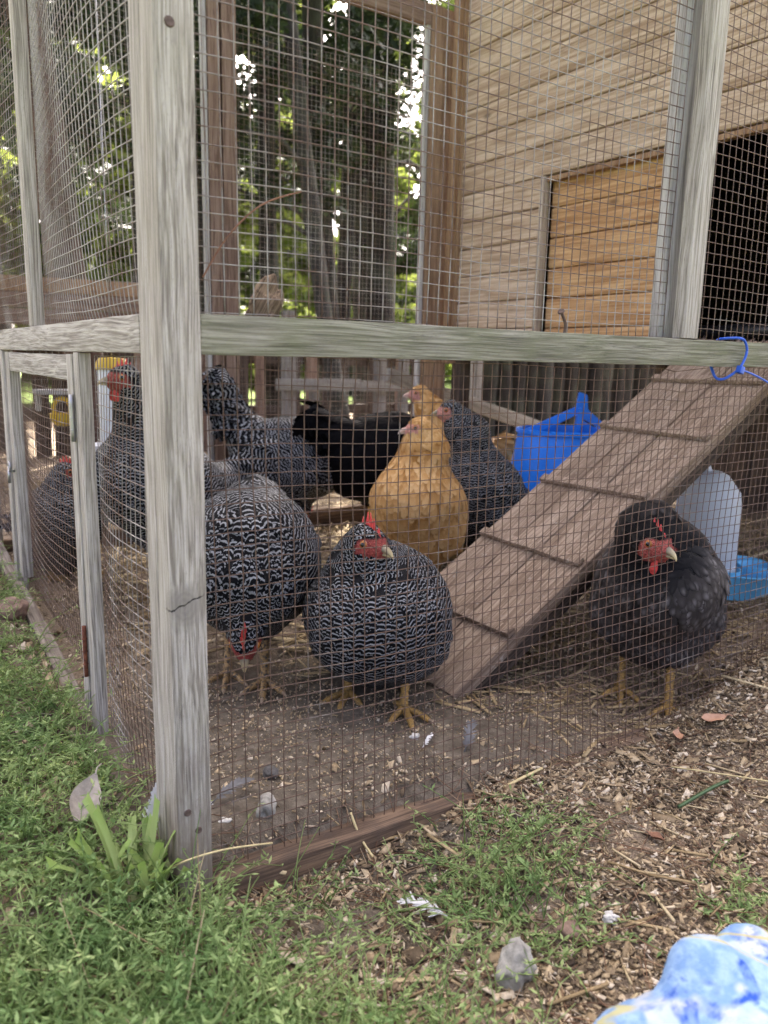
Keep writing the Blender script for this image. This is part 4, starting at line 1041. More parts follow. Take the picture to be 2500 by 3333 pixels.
# ------------------------------------------------------------------ ground cover
M['chip'] = litter_mat('wood_chips', [(0.0, (0.095, 0.068, 0.048)), (0.25, (0.215, 0.16, 0.10)), (0.5, (0.395, 0.30, 0.18)), (0.8, (0.57, 0.455, 0.295)), (1.0, (0.72, 0.63, 0.50))])
M['straw'] = litter_mat('dry_straw', [(0.0, (0.22, 0.155, 0.08)), (0.5, (0.46, 0.35, 0.19)), (1.0, (0.64, 0.53, 0.33))], 0.6)
M['needle'] = litter_mat('pine_needles', [(0.0, (0.12, 0.06, 0.035)), (0.6, (0.30, 0.17, 0.10)), (1.0, (0.45, 0.34, 0.22))], 0.6)
def weed_mat():
    m = leaf_mat('knotweed_leaf', (0.13, 0.225, 0.085), (0.42, 0.53, 0.26), 0.38); t = m.node_tree; nd = t.nodes
    ge = nd.new('ShaderNodeNewGeometry'); nz = nd.new('ShaderNodeTexNoise'); nz.inputs['Scale'].default_value = 16; nz.inputs['Detail'].default_value = 4
    t.links.new(ge.outputs['Position'], nz.inputs['Vector'])
    rp = nd.new('ShaderNodeValToRGB'); rp.color_ramp.elements[0].position = 0.36; rp.color_ramp.elements[0].color = (0.50, 0.62, 0.50, 1)
    rp.color_ramp.elements[1].position = 0.64; rp.color_ramp.elements[1].color = (1.12, 1.06, 0.95, 1); t.links.new(nz.outputs[0], rp.inputs[0])
    base = [n for n in nd if n.type == 'MIX'][0]; mu = nd.new('ShaderNodeMix'); mu.data_type = 'RGBA'; mu.blend_type = 'MULTIPLY'; mu.inputs[0].default_value = 1
    for lk in [l for l in t.links if l.from_node == base]: t.links.new(mu.outputs[2], lk.to_socket)
    t.links.new(base.outputs[2], mu.inputs[6]); t.links.new(rp.outputs[0], mu.inputs[7]); return m
M['weed'] = weed_mat()
M['blade'] = leaf_mat('cut_iris_leaf', (0.16, 0.30, 0.045), (0.30, 0.45, 0.10), 0.4)
R = np.random.default_rng(5)
def green_density(x, y):
    """how thick the low weeds grow outside: everywhere left of the run, thinning across the front"""
    left = (x < -14)*1.0
    ed = x-(38+0.26*np.clip(-y, 0, 400))
    n = vnoise(np.stack([x/60, y/60, x*0], 1), 31)
    front = sstep(70, -70, ed+55*n)*(y < 0)
    tuft = 0.38*np.exp(-(((x-330)/55)**2+((y+75)/40)**2))+0.9*np.exp(-(((x-415)/34)**2+((y+262)/34)**2))+0.4*np.exp(-(((x-240)/60)**2+((y+130)/60)**2))
    d = np.maximum(left*(1-0.75*sstep(80, 600, y)*sstep(-120, -30, x)), np.maximum(front, tuft*(y < -8)))
    return d
def scatter(n, lo, hi, den):
    x = R.uniform(lo[0], hi[0], n); y = R.uniform(lo[1], hi[1], n); k = R.random(n) < den(x, y); return x[k], y[k]
def inside(x, y): return (x > 0) & (x < 1200) & (y > 34)
# chips: thick outside at the right, thin on the trodden earth
def chip_den(x, y):
    d_e = np.hypot(x-260, (y-150)*1.25)
    n = vnoise(np.stack([x/45, y/45, x*0+3], 1), 12)
    bare = sstep(420, 310, d_e+60*n)*(y > 20)
    d = (1-0.93*bare)*(1-0.6*green_density(x, y))
    return np.clip(d*(0.75+0.35*n), 0.018, 1)
def add_chips(name, label, n, lo, hi, size, den, mat, aspect=(0.25, 0.6), tilt=0.35, th=0.7, lift=3.0, cat='wood chips', tone=None):
    x, y = scatter(n, lo, hi, den); k = len(x)
    L = size*R.lognormal(0, 0.45, k); W = L*R.uniform(*aspect, k)
    V, Q = flakes(x, y, gz(x, y)+R.uniform(-0.5, lift, k), R.uniform(0, 2*math.pi, k), L, W, np.full(k, th), R.normal(0, tilt, k))
    rn = R.random(k) if tone is None else tone(k)
    o = link(name, np_mesh(name, V, Q, attrs={'rn': np.repeat(rn, 8)}), mat); return tag(o, label, cat, kind='stuff')
ob = lambda x, y: chip_den(x, y)*(~((y > 0) & (y < 31) & (x < 330) & (x > 0)))
add_chips('wood_chips', 'pale and brown wood chip mulch heaped outside the front', 88000, (-20, -560), (1150, 60), 4.3, ob, M['chip'], (0.2, 0.55))
add_chips('large_wood_chips', 'larger pale wood chips lying on top of the mulch in front', 1300, (-20, -480), (1100, 50), 9, ob, M['chip'], (0.3, 0.6), 0.25, 0.9, 5, 'wood chips', lambda k: 0.3+0.7*R.random(k))
add_chips('wood_chips', 'wood chips and shavings strewn over the floor of the run', 26000, (20, 40), (1500, 1250), 5.5, lambda x, y: chip_den(x, y)*0.8, M['chip'])
add_chips('wood_chips', 'wood chips and dry bits lying among the weeds at left', 14000, (-420, -300), (-14, 1000), 7, lambda x, y: 0.25+0.5*sstep(-120, -20, x)*sstep(60, 200, y), M['chip'])
add_chips('crumbs', 'fine pale crumbs of grit and sawdust on the trodden earth', 9000, (30, 32), (650, 420), 1.7, lambda x, y: 0.8+0*x, M['chip'], (0.5, 1.0), 0.3, 0.9, 1.0, 'grit', lambda k: 0.35+0.65*R.random(k))
add_chips('straw_bits', 'loose yellow straw lying deeper in the run', 9000, (150, 300), (1900, 2200), 46, lambda x, y: sstep(420, 760, y+0.5*x)*0.75*(~((x > 1190) & (y > 1000))), M['straw'], (0.045, 0.08), 0.12, 1.4, 10, 'straw')
add_chips('straw_bits', 'dry straw under the foot of the ramp and the dusky hen', 2200, (430, 40), (1500, 480), 30, lambda x, y: 0.7*sstep(430, 640, x+0.3*y), M['straw'], (0.05, 0.09), 0.12, 1.3, 5, 'straw', lambda k: R.random(k)*0.7)
add_chips('straw_bits', 'scattered straw stems on the mulch in front', 420, (30, -420), (1000, 40), 24, lambda x, y: 0.9+0*x, M['straw'], (0.04, 0.07), 0.10, 1.2, 6, 'straw')
# pine needles: long thin curved
def needles(name, label, n, lo, hi, den):
    x, y = scatter(n, lo, hi, den); P = []
    for a, b in zip(x, y):
        t = R.uniform(0, 2*math.pi); L = R.uniform(35, 85); c = R.normal(0, 0.006); s = np.linspace(-0.5, 0.5, 5)*L
        px = a+s*math.cos(t)-c*s*s*math.sin(t); py = b+s*math.sin(t)+c*s*s*math.cos(t)
        P.append(np.stack([px, py, gz(px, py)+R.uniform(1.5, 6)+s*R.normal(0, 0.05)], 1))
    V, Q, T = tubes(P, 0.42, 3, cap=False)
    o = link(name, np_mesh(name, V, Q, attrs={'rn': np.repeat(R.random(len(P)), 15)}), M['needle']); tag(o, label, 'pine needles', kind='stuff')
needles('pine_needles', 'fallen brown pine needles on the mulch in front', 900, (40, -420), (1000, 30), lambda x, y: 1-0.5*green_density(x, y))
needles('pine_needles', 'brown pine needles caught in the green weeds', 160, (-300, -260), (40, 200), lambda x, y: 1+0*x)

def weeds(name, label, n, lo, hi, den, hmin, hmax, leaf, lean=1.0, nl=(7, 13)):
    x, y = scatter(n, lo, hi, den); paths = []; rad = []; LV = []; rn_s = []
    for a, b in zip(x, y):
        L = R.uniform(hmin, hmax); t = R.uniform(0, 2*math.pi); el0 = R.uniform(0.35, 1.35); z0 = gz1(a, b)
        m = 6; p = np.array([a, b, z0-2.0]); pts = [p.copy()]; el = el0; tt = t
        for k in range(m):
            el += R.normal(-0.16*lean, 0.18); tt += R.normal(0, 0.35); el = max(el, -0.1)
            p = p+L/m*np.array([math.cos(tt)*math.cos(el), math.sin(tt)*math.cos(el), math.sin(el)]); p[2] = max(p[2], z0+2)
            pts.append(p.copy())
        pts = np.array(pts); paths.append(pts); rad.append(np.linspace(0.75, 0.35, m+1)); rn_s.append(np.full((m+1)*3, R.random()*0.6+0.25))
        for q in range(R.integers(*nl)):
            s = R.uniform(0.15, 1.0)*m; i = min(int(s), m-1); c = pts[i]+(pts[i+1]-pts[i])*(s-i)
            az = R.uniform(0, 2*math.pi); e2 = R.uniform(-0.1, 0.9); ll = leaf*R.uniform(0.55, 1.25)
            d = np.array([math.cos(az)*math.cos(e2), math.sin(az)*math.cos(e2), math.sin(e2)])
            sd_ = np.array([-math.sin(az), math.cos(az), 0])*ll*0.145; up_ = np.cross(d, sd_)
            LV.append((c, c+d*ll*0.45+sd_-up_*0.2, c+d*ll-np.array([0, 0, ll*0.08]), c+d*ll*0.45-sd_-up_*0.2))
    V, Q, T = tubes(paths, rad, 3, cap=False)
    LVa = np.array(LV).reshape(-1, 3); k = len(LVa)//4
    LT = (np.arange(k)[:, None, None]*4+np.array([[0, 1, 2], [0, 2, 3]])[None]).reshape(-1, 3)+len(V)
    rn = np.concatenate([np.concatenate(rn_s), np.repeat(R.random(k), 4)])
    o = link(name, np_mesh(name, np.concatenate([V, LVa]), Q, LT, attrs={'rn': rn}), M['weed']); tag(o, label, 'weeds', kind='stuff')
weeds('weeds', 'dense low green knotweed in the front left foreground', 5000, (-330, -330), (330, -4), green_density, 34, 112, 7.6, 1.0, (7, 13))
weeds('weeds', 'low green weeds growing along the left side of the run', 6200, (-420, 0), (-14, 900), green_density, 34, 100, 8.0, 1.15, (7, 13))
weeds('weeds', 'sparse green weeds further out to the left of the run', 1500, (-1300, -900), (-330, 1500), lambda x, y: 1+0*x, 40, 110, 15, 1.0, (6, 10))
weeds('weeds', 'small green tufts sprouting through the mulch in front', 2600, (200, -420), (520, -8), lambda x, y: green_density(x, y)*0.7, 18, 50, 7)

# ------------------------------------------------------------------ things in and around the run
def lathe(name, prof, m, parent=None, loc=None, n=40, wob=None):
    P = np.array(prof, float); th = np.arange(n)*2*math.pi/n; k = len(P)
    r = P[:, 0][:, None]*np.ones(n)[None]
    if wob is not None: r = r*wob(th[None, :], P[:, 1][:, None])
    V = np.stack([r*np.cos(th), r*np.sin(th), P[:, 1][:, None]*np.ones(n)[None]], -1).reshape(-1, 3)
    i = np.arange(k-1)[:, None]*n; j = np.arange(n)[None]; j2 = (j+1) % n
    Q = np.stack([i+j, i+j2, i+n+j2, i+n+j], -1).reshape(-1, 4)
    me = np_mesh(name, V, Q, smooth=True)
    try: me.set_sharp_from_angle(angle=math.radians(40))
    except Exception: pass
    return link(name, me, m, parent, loc)
def prism(name, poly, t, m, parent=None, loc=None, rz=0.0):
    """polygon in local XZ, thickness t along Y"""
    n = len(poly); V = [(x, -t/2, z) for x, z in poly]+[(x, t/2, z) for x, z in poly]
    bm = bmesh.new(); vs = [bm.verts.new([c*MM for c in v]) for v in V]
    bm.faces.new(vs[:n]); bm.faces.new(vs[n:][::-1])
    for i in range(n): bm.faces.new([vs[i], vs[n+i], vs[n+(i+1) % n], vs[(i+1) % n]])
    bmesh.ops.recalc_face_normals(bm, faces=bm.faces)
    bmesh.ops.bevel(bm, geom=[e for e in bm.edges], offset=min(1.2, t*0.25)*MM, segments=2, affect='EDGES')
    me = bpy.data.meshes.new(name); bm.to_mesh(me); bm.free()
    return link(name, me, m, parent, loc, (0, 0, rz))
def tube(name, pts, r, m, parent=None, sides=8, sub=5):
    P = np.array(pts, float); n = len(P)
    t = np.linspace(0, n-1, (n-1)*sub+1); out = []
    for s in t:
        i = min(int(s), n-2); f = s-i; p0, p1, p2, p3 = P[max(i-1, 0)], P[i], P[i+1], P[min(i+2, n-1)]
        out.append(0.5*((2*p1)+(-p0+p2)*f+(2*p0-5*p1+4*p2-p3)*f*f+(-p0+3*p1-3*p2+p3)*f**3))
    rr = r if np.isscalar(r) else np.interp(t, np.arange(n), r)
    V, Q, T = tubes([np.array(out)], [np.full(len(out), rr) if np.isscalar(rr) else rr], sides)
    return link(name, np_mesh(name, V, Q, T, smooth=True), m, parent)
def rock(name, loc, r, m, seed, label, cat='stone', rz=0.0, group=None, rough=0.3):
    bm = bmesh.new(); bmesh.ops.create_icosphere(bm, subdivisions=4, radius=1.0)
    v = np.array([x.co[:] for x in bm.verts])
    k = 1+rough*vnoise(v*1.3+seed*7, seed)+rough*0.5*vnoise(v*3.1+seed, seed+1)+rough*0.18*vnoise(v*8+seed, seed+2)
    v = v*k[:, None]*np.array(r)
    for x, c in zip(bm.verts, v): x.co = c*MM
    me = bpy.data.meshes.new(name); bm.to_mesh(me); bm.free()
    o = link(name, me, m, None, (loc[0], loc[1], loc[2]), (0, 0, rz), True); return tag(o, label, cat, group)

M['blue'] = plain('blue_plastic', (0.012, 0.185, 0.78), 0.38, 0, 0.06, 30, spec=0.45)
M['blue2'] = plain('pale_blue_plastic', (0.15, 0.50, 0.80), 0.42, 0, 0.1, 30, spec=0.4)
M['jug'] = plain('cloudy_white_plastic', (0.55, 0.60, 0.64), 0.45, 0, 0.05, 20, spec=0.4)
M['jugcap'] = plain('white_plastic', (0.68, 0.70, 0.76), 0.4, 0, 0.03, 20)
M['yellow'] = plain('yellow_plastic', (0.55, 0.36, 0.03), 0.4, 0, 0.05, 30)
M['tie'] = plain('blue_cable_tie', (0.03, 0.11, 0.55), 0.35, 0, 0.05, 60)
M['stone'] = plain('grey_stone', (0.30, 0.29, 0.26), 0.9, 0, 0.45, 70, 0.7)
M['stone_dark'] = plain('dark_stone', (0.10, 0.095, 0.09), 0.9, 0, 0.4, 120, 0.6)
M['stone_brown'] = plain('earthy_stone', (0.25, 0.17, 0.13), 0.9, 0, 0.4, 70, 0.7)
M['white_bit'] = plain('white_flake', (0.52, 0.51, 0.48), 0.8, 0, 0.15, 300, 0.4)

# blue bucket with its cut handle plate
bk = empty('bucket', (1222, 752, 0), math.atan2(-0.549, 0.835), 'bright blue plastic bucket with a raised handle tab behind the ramp', 'bucket')
lathe('bucket_body', [(0.1, 6), (150, 6), (153, 0), (158, 0), (158, 6), (116, 272), (121, 274), (121, 282), (112, 284), (109, 276), (148, 14), (0.1, 12)], M['blue'], bk, n=48)
prism('handle_plate', [(-104, 262), (-86, 262), (22, 318), (26, 262), (38, 262), (38, 308), (98, 276), (106, 262), (112, 280), (48, 330), (44, 366), (24, 372), (18, 336), (4, 330), (-96, 282)], 9, M['blue'], bk)
prism('handle_panel', [(39, 232), (100, 232), (100, 270), (39, 304)], 5, M['blue'], bk)
prism('handle_rib', [(20, 190), (27, 190), (32, 334), (21, 334)], 26, M['blue'], bk)

# white jug drinker on a pale blue cup base
dk = empty('poultry_drinker', (1232, 318, gz1(1232, 318)), 0, 'cloudy white jug drinker on a pale blue cup base under the ramp', 'drinker')
lathe('drinker_base', [(0.1, 4), (92, 4), (98, 0), (108, 46), (112, 50), (108, 52), (103, 47), (94, 10), (0.1, 10)], M['blue2'], dk, n=64, wob=lambda th, z: 1+0.09*np.cos(4*th+0.6)*np.clip(z/50, 0, 1))
for i in range(4):
    a = i*math.pi/2-0.15+math.pi/4
    c_ = lathe('drinker_cup', [(0.1, 14), (30, 14), (36, 40), (37, 58), (34, 58), (30, 40), (24, 20), (0.1, 19)], M['blue2'], dk, (68*math.cos(a), 68*math.sin(a), 0), 24)
jg = lathe('jug', [(0.1, 16), (60, 16), (66, 24), (67, 60), (64, 62), (66, 66), (64, 185), (60, 212), (34, 246), (18, 254), (0.1, 256)], M['jug'], dk, (-58, 6, 0), 40)
tube('jug_handle', [(-98, 26, 232), (-92, 22, 258), (-82, 16, 270), (-70, 10, 262), (-64, 6, 240)], [7, 7, 7, 7, 7], M['jugcap'], dk, 10)

dk.scale = (0.93, 0.93, 0.95)
# blue cable tie round the front rail
zt = empty('cable_tie', (717, -3, 437), 0, 'blue cable tie looped round the mossy front rail at right', 'cable tie')
off = np.array([717, -3, 437])
tube('tie_loop', np.array([0.7, 1, 1])*np.array([(700, 25, 452), (701, 24, 470), (704, 15, 473.5), (716, 0, 474), (729, -2, 470), (735, -3, 460), (730, -3, 448), (719, -2, 437), (706, 4, 428), (696, 9, 424), (688, 14, 426), (685, 19, 436), (686, 25, 448)])-off*np.array([0.7, 1, 1]), 1.7, M['tie'], zt, 6)
lk = box_mesh('tie_lock', 9, 7, 9, 1.2); link('tie_lock', lk, M['tie'], zt, (0, -2, -1), (0, 0.3, 0))
tube('tie_tail', np.array([(719, -5, 436), (738, -6, 432), (760, -7, 426), (784, -8, 418), (812, -10, 406)])-off, 1.3, M['tie'], zt, 6)

# bent nail and bark chunk on the rail
bn = tube('bent_nail', [(424, 10, 469), (424, 9, 477), (420, 8, 484), (414, 6, 490)], 1.6, M['nail'], None, 8); tag(bn, 'bent black nail sticking up from the mossy front rail', 'nail')
hd_ = disc_head('nail_head', (412.8, 5.6, 491), 4.0, (-0.6, -0.2, 0.6), M['nail'], bn)
plank('inner_ledge', (31, 30, 452), (230, 66, 466), M['dark_x'], run, 1.2)
M['bark_chunk'] = wood('old_bark', (0.06, 0.04, 0.026), (0.13, 0.09, 0.06), (0.25, 0.18, 0.12), axis='z', ring=220, bump=1.0)
bc = rock('bark_chunk', (104, 47, 480), (13, 10, 27), M['bark_chunk'], 4, 'rough brown bark chunk standing on the ledge behind the wire', 'bark', 0.4, rough=0.35); bc.rotation_euler = (0, 0.55, 0.2)

# feeders seen through the side wire
tf = empty('tube_feeder', (246, 1100, 0), 0, 'white hanging tube feeder with yellow lid behind the tall hen', 'feeder')
lathe('feeder_tube', [(0.1, 236), (26, 236), (30, 244), (30, 404), (0.1, 404)], M['jugcap'], tf, n=28)
lathe('feeder_lid', [(0.1, 405), (33, 405), (33, 416), (26, 428), (0.1, 430)], M['yellow'], tf, n=28)
lathe('feeder_dish', [(0.1, 228), (40, 228), (54, 250), (51, 250), (40, 234), (0.1, 233)], M['jugcap'], tf, n=28)
tube('hanger_wire', [(0, 0, 430), (0, 0, 700), (0, 0, 1300)], 1.2, M['steel'], tf, 5, 1)
sh = empty('shelf', (150, 1176, 356), 0, 'small pale shelf board fixed inside the back left of the run', 'shelf')
plank('shelf_board', (-44, -26, -5), (44, 22, 5), M['white_x'], sh, 1.0)
plank('shelf_bracket', (-40, 4, -40), (-30, 22, -6), M['white_z'], sh, 1.0)
yh = empty('yellow_scoop', (156, 1160, 322), 0, 'yellow plastic scoop hanging below the pale shelf at left', 'scoop')
tube('scoop_handle', [(-22, 0, -16), (-24, 0, 8), (-10, 0, 24), (10, 0, 24), (22, 0, 8), (22, 0, -14)], 6, M['yellow'], yh, 8)
yh.scale = (0.7, 0.7, 0.8)
lathe('scoop_bowl', [(0.1, -46), (20, -44), (34, -30), (38, -12), (35, -12), (30, -28), (18, -39), (0.1, -41)], M['yellow'], yh, n=24)

# stones, leaves, feathers on the ground
rock('stone', (206, -194, gz1(206, -194)+9), (19, 15, 17), M['stone'], 2, 'rough grey stone lying on the mulch in the foreground', rz=0.7)
rock('stone', (108, 60, gz1(108, 60)+5), (13, 9, 10), M['stone'], 5, 'pale speckled stone just inside the wire by the post', rz=1.0)
rock('stone', (140, 120, gz1(140, 120)+3), (9, 8, 6), M['stone_dark'], 6, 'small dark lump on the bare earth inside the wire')
rock('stone', (-34, 640, gz1(-34, 640)+13), (24, 20, 19), M['stone_brown'], 8, 'round brown bulb shaped stone beside the side base board', rz=0.4)
rock('stone', (268, -190, gz1(268, -190)+4), (11, 8, 6), M['stone_brown'], 9, 'little brown stone on the mulch right of the grey stone')
rock('white_lump', (304, -203, gz1(304, -203)+4), (6.5, 5.5, 4.5), M['white_bit'], 10, 'small crumpled white lump on the mulch near the cloth', 'litter', rough=0.5)
for i, (x, y, lab) in enumerate(((60, 96, 'white dropping on the earth nearest the corner post'), (66, 60, 'white dropping beside the wire close to the post'), (330, 120, 'white dropping before the crouching hen'))):
    rock('dropping', (x, y, gz1(x, y)+2), (6, 4.5, 3.2), M['white_bit'], 20+i, lab, 'dropping', rough=0.5)
def leaf_sheet(name, loc, L, W, curl, m, label, rz, cat='leaf', tilt=0.2, tip=0.0, stem=True):
    n = 13; k = 7; s = np.linspace(0, 1, n); w = W*np.sin(np.pi*np.clip(s, 0.02, 0.98))**0.75*(1-0.25*s)
    c = np.linspace(-1, 1, k); X = (s-0.5)[:, None]*L+0*c[None]; Y = w[:, None]*c[None]/2
    Z = curl*(Y/W*2)**2*1.0+curl*0.8*((s-0.5)[:, None]*2)**2+1.2*np.sin(s*9)[:, None]*c[None]
    V = np.stack([X, Y, Z], -1).reshape(-1, 3)
    i = np.arange(n-1)[:, None]*k; j = np.arange(k-1)[None]
    Q = np.stack([i+j, i+k+j, i+k+j+1, i+j+1], -1).reshape(-1, 4)
    V = np.concatenate([V, V-np.array([0, 0, 0.5])]); Q = np.concatenate([Q, Q[:, ::-1]+n*k])
    e = empty(name, loc, rz, label, cat); e.rotation_euler = (tilt, tip, rz)
    link('leaf_blade', np_mesh('leaf_blade', V, Q, smooth=True), m, e)
    if stem: tube('leaf_stalk', [(L*0.48, 0, curl*0.8), (L*0.62, 1, curl*0.9), (L*0.75, -1, curl*0.6)], 0.7, m, e, 5)
    return e
M['leaf_grey'] = plain('grey_dry_leaf', (0.34, 0.30, 0.26), 0.9, 0, 0.3, 90, 0.5)
M['leaf_orange'] = plain('tan_dry_leaf', (0.40, 0.225, 0.14), 0.6, 0, 0.2, 60, 0.3)
M['leaf_brown'] = plain('brown_dry_leaf', (0.20, 0.10, 0.06), 0.8, 0, 0.3, 60, 0.3)
leaf_sheet('dry_leaf', (-52, 98, gz1(-52, 98)+34), 46, 30, 7, M['leaf_grey'], 'curled pale grey dead leaf resting on the weeds at left', 0.9, tilt=0.5, tip=-0.5)
leaf_sheet('dry_leaf', (696, -34, gz1(696, -34)+7), 36, 19, 5, M['leaf_orange'], 'glossy tan orange leaf lying on the mulch before the dusky hen', -0.35)
leaf_sheet('dry_leaf', (640, -22, gz1(640, -22)+6), 26, 15, 5, M['leaf_orange'], 'duller tan leaf just left of the glossy one', 0.6)
leaf_sheet('dry_leaf', (430, -150, gz1(430, -150)+6), 24, 13, 4, M['leaf_brown'], 'dark brown leaf scrap on the open mulch', 1.6)
leaf_sheet('dry_leaf', (560, -200, gz1(560, -200)+6), 24, 14, 4, M['leaf_brown'], 'brown leaf scrap furthest right on the mulch', 0.2)
# feathers
def feather_obj(name, loc, L, W, m, label, rot, cat='feather', n=26, ragged=0.5):
    e = empty(name, loc, 0, label, cat); e.rotation_euler = rot
    q = np.stack([np.linspace(0, L, 8), 0.05*L*np.sin(np.linspace(0, 2, 8)), 0.12*L*np.sin(np.linspace(0, math.pi, 8))], 1)
    V, Q, T = tubes([q], [np.linspace(0.7, 0.2, 8)], 5); link('quill', np_mesh('quill', V, Q, T, smooth=True), m, e)
    Rr = np.random.default_rng(int(L*10)); VV = []; QQ = []
    for s in np.linspace(0.15, 1.0, n):
        for sg in (-1, 1):
            b = np.array([np.interp(s*L, q[:, 0], q[:, 0]), np.interp(s*L, q[:, 0], q[:, 1]), np.interp(s*L, q[:, 0], q[:, 2])])
            l = W*0.5*math.sin(math.pi*min(0.97, 0.25+0.72*s))**0.6*Rr.uniform(1-ragged, 1.1); a = 0.75+Rr.normal(0, 0.12)
            d = np.array([math.cos(a), sg*math.sin(a), Rr.normal(0, 0.18)]); p = np.array([-math.sin(a)*sg, math.cos(a), 0])*L/n*0.62
            k = len(VV); VV += [b-p*0.9, b+p*0.9, b+d*l*0.6+p, b+d*l*0.6-p, b+d*l+p*0.3, b+d*l-p*0.3]
            QQ += [[k, k+1, k+2, k+3], [k+3, k+2, k+4, k+5]]
    v = link('vane', np_mesh('vane', np.array(VV), QQ, smooth=True), m, e); tag(v, kind='stuff'); return e
M['fw'] = plain('white_feather_vane', (0.66, 0.66, 0.66), 0.8, 0, 0.1, 60)
M['fg'] = plain('grey_feather_vane', (0.13, 0.13, 0.135), 0.8, 0, 0.3, 60)
feather_obj('feather', (196, -122, gz1(196, -122)+5), 46, 26, M['fw'], 'ragged white feather lying flat on the mulch in front', (0.15, -0.1, 2.2), ragged=0.6)
feather_obj('feather', (-10, 58, gz1(-10, 58)+2), 52, 22, M['fw'], 'white feather standing against the post behind the cut leaves', (0.9, -1.2, 0.5))
feather_obj('feather', (360, 62, gz1(360, 62)+3), 44, 24, M['fg'], 'fluffy grey feather lying inside the wire at centre', (0.3, -0.5, 0.6), ragged=0.7)
feather_obj('feather', (62, 88, gz1(62, 88)+6), 52, 18, M['fg'], 'grey barred feather beside the post inside the wire', (0.2, -0.1, 0.2))
feather_obj('feather', (322, 92, gz1(322, 92)+3), 34, 9, M['fw'], 'thin white feather lying on the bare earth', (0.2, -0.06, 0.5))
# cut strap leaves at the foot of the post
cl_ = empty('cut_iris_clump', (-34, 18, gz1(-34, 18)-3), 0, 'clump of bright green cut off strap leaves at the post foot', 'plant')
Rr = np.random.default_rng(44)
M['strap'] = None
def strap_mat():
    w = NT('strap_leaf'); u = w.attr('u').outputs['Fac']; rn = w.attr('rn').outputs['Fac']
    c = w.mix(u, (0.50, 0.52, 0.28), (0.27, 0.42, 0.09)); c = w.mix(w.math('MULTIPLY', rn, 0.5), c, (0.42, 0.50, 0.20))
    w.inp(Base_Color=c, Roughness=0.45)
    t = w.n.new('ShaderNodeBsdfTranslucent'); w.l.new(c, t.inputs[0]); mx = w.n.new('ShaderNodeMixShader'); mx.inputs[0].default_value = 0.3
    w.l.new(w.b.outputs[0], mx.inputs[1]); w.l.new(t.outputs[0], mx.inputs[2]); w.l.new(mx.outputs[0], w.out.inputs[0]); return w.m
M['strap'] = strap_mat()
for i in range(34):
    az = Rr.uniform(0, 2*math.pi); el = Rr.uniform(0.65, 1.45); L = Rr.uniform(34, 74) if i > 3 else (96, 88, 84, 70)[i]; W = Rr.uniform(6.5, 10.5)
    if i <= 3: el = 1.42; az = (2.2, 2.4, 0.2, 5.6)[i]
    n = 7; s = np.linspace(0, 1, n); d = np.array([math.cos(az), math.sin(az), 0]); sd_ = np.array([-math.sin(az), math.cos(az), 0])
    e_ = el-s*Rr.uniform(0, 0.5); st = L/(n-1)
    px = np.concatenate([[0], np.cumsum(np.cos(e_[:-1])*st)]); pz = np.concatenate([[0], np.cumsum(np.sin(e_[:-1])*st)])
    b = np.array([Rr.normal(0, 13), Rr.normal(0, 11), 0]) if i > 3 else np.array([(-8, -5, 14, 20)[i], (6, 2, 8, 2)[i], 0])
    ctr = b+px[:, None]*d+pz[:, None]*np.array([0, 0, 1]); w_ = W*np.array([0.75, 0.9, 1, 1, 1, 0.97, 0.9])/2
    cut = np.zeros(n); cut[-1] = Rr.normal(0, 3)
    V = np.stack([ctr-sd_*w_[:, None]+np.array([0, 0, 1])*cut[:, None], ctr+np.cross(d, sd_)*0-d*1.4, ctr+sd_*w_[:, None]-np.array([0, 0, 1])*cut[:, None]], 1).reshape(-1, 3)
    ii = np.arange(n-1)[:, None]*3; jj = np.arange(2)[None]
    Q = np.stack([ii+jj, ii+jj+1, ii+3+jj+1, ii+3+jj], -1).reshape(-1, 4)
    link('strap_leaf', np_mesh('strap_leaf', V, Q, attrs={'u': np.repeat(s, 3), 'rn': np.full(n*3, Rr.random())}, smooth=True), M['strap'], cl_)
# loose blades and stems
M['fern'] = plain('dark_green_blade', (0.05, 0.10, 0.035), 0.5, 0, 0.2, 90)
M['stem'] = plain('straw_stem', (0.55, 0.45, 0.23), 0.55, 0, 0.2, 120)
g = lambda x, y, h: (x, y, gz1(x, y)+h)
def loose(name, pts, r, m, label, cat): tag(tube(name, pts, r, m, None, 6), label, cat)
loose('grass_sprig', [g(508, -121, 3), g(540, -122, 8), g(575, -120, 9), g(604, -117, 6)], 2.0, M['fern'], 'dark green grass blade lying on the mulch at right', 'grass blade')
loose('loose_straw', [g(183, 24, 16), g(184, 8, 14), g(186, -14, 4)], 1.3, M['stem'], 'short yellow straw leaning on the base board', 'straw')
loose('loose_straw', [g(360, -8, 4), g(395, -2, 6), g(430, 6, 5)], 1.7, M['stem'], 'thick golden straw where the mulch meets the wire', 'straw')
loose('loose_straw', [g(640, -150, 6), g(600, -100, 9), g(575, -62, 5)], 0.9, M['stem'], 'long pale straw bent over the mulch at right', 'straw')
loose('loose_straw', [g(585, -190, 4), g(640, -150, 5), g(700, -120, 4)], 1.2, M['white_bit'], 'bleached white stem lying at the far right', 'straw')
loose('pine_needle', [(40, 21, 498), (60, 18, 530), (88, 17, 556), (122, 16, 570)], 0.7, M['leaf_brown'], 'thin reddish pine needle caught in the upper front wire', 'pine needle')
loose('straw_strand', [(820, 14, 730), (835, 12, 733), (850, 12, 726), (858, 12, 716)], 0.6, M['stem'], 'curled pale hair of straw caught in the right wire', 'straw')
loose('grass_stalk', [(-20, 6, 10), (-2, -14, 30), (30, -24, 36), (74, -26, 28)], 0.8, M['stem'], 'pale grass stem arching before the foot of the post', 'grass stem')

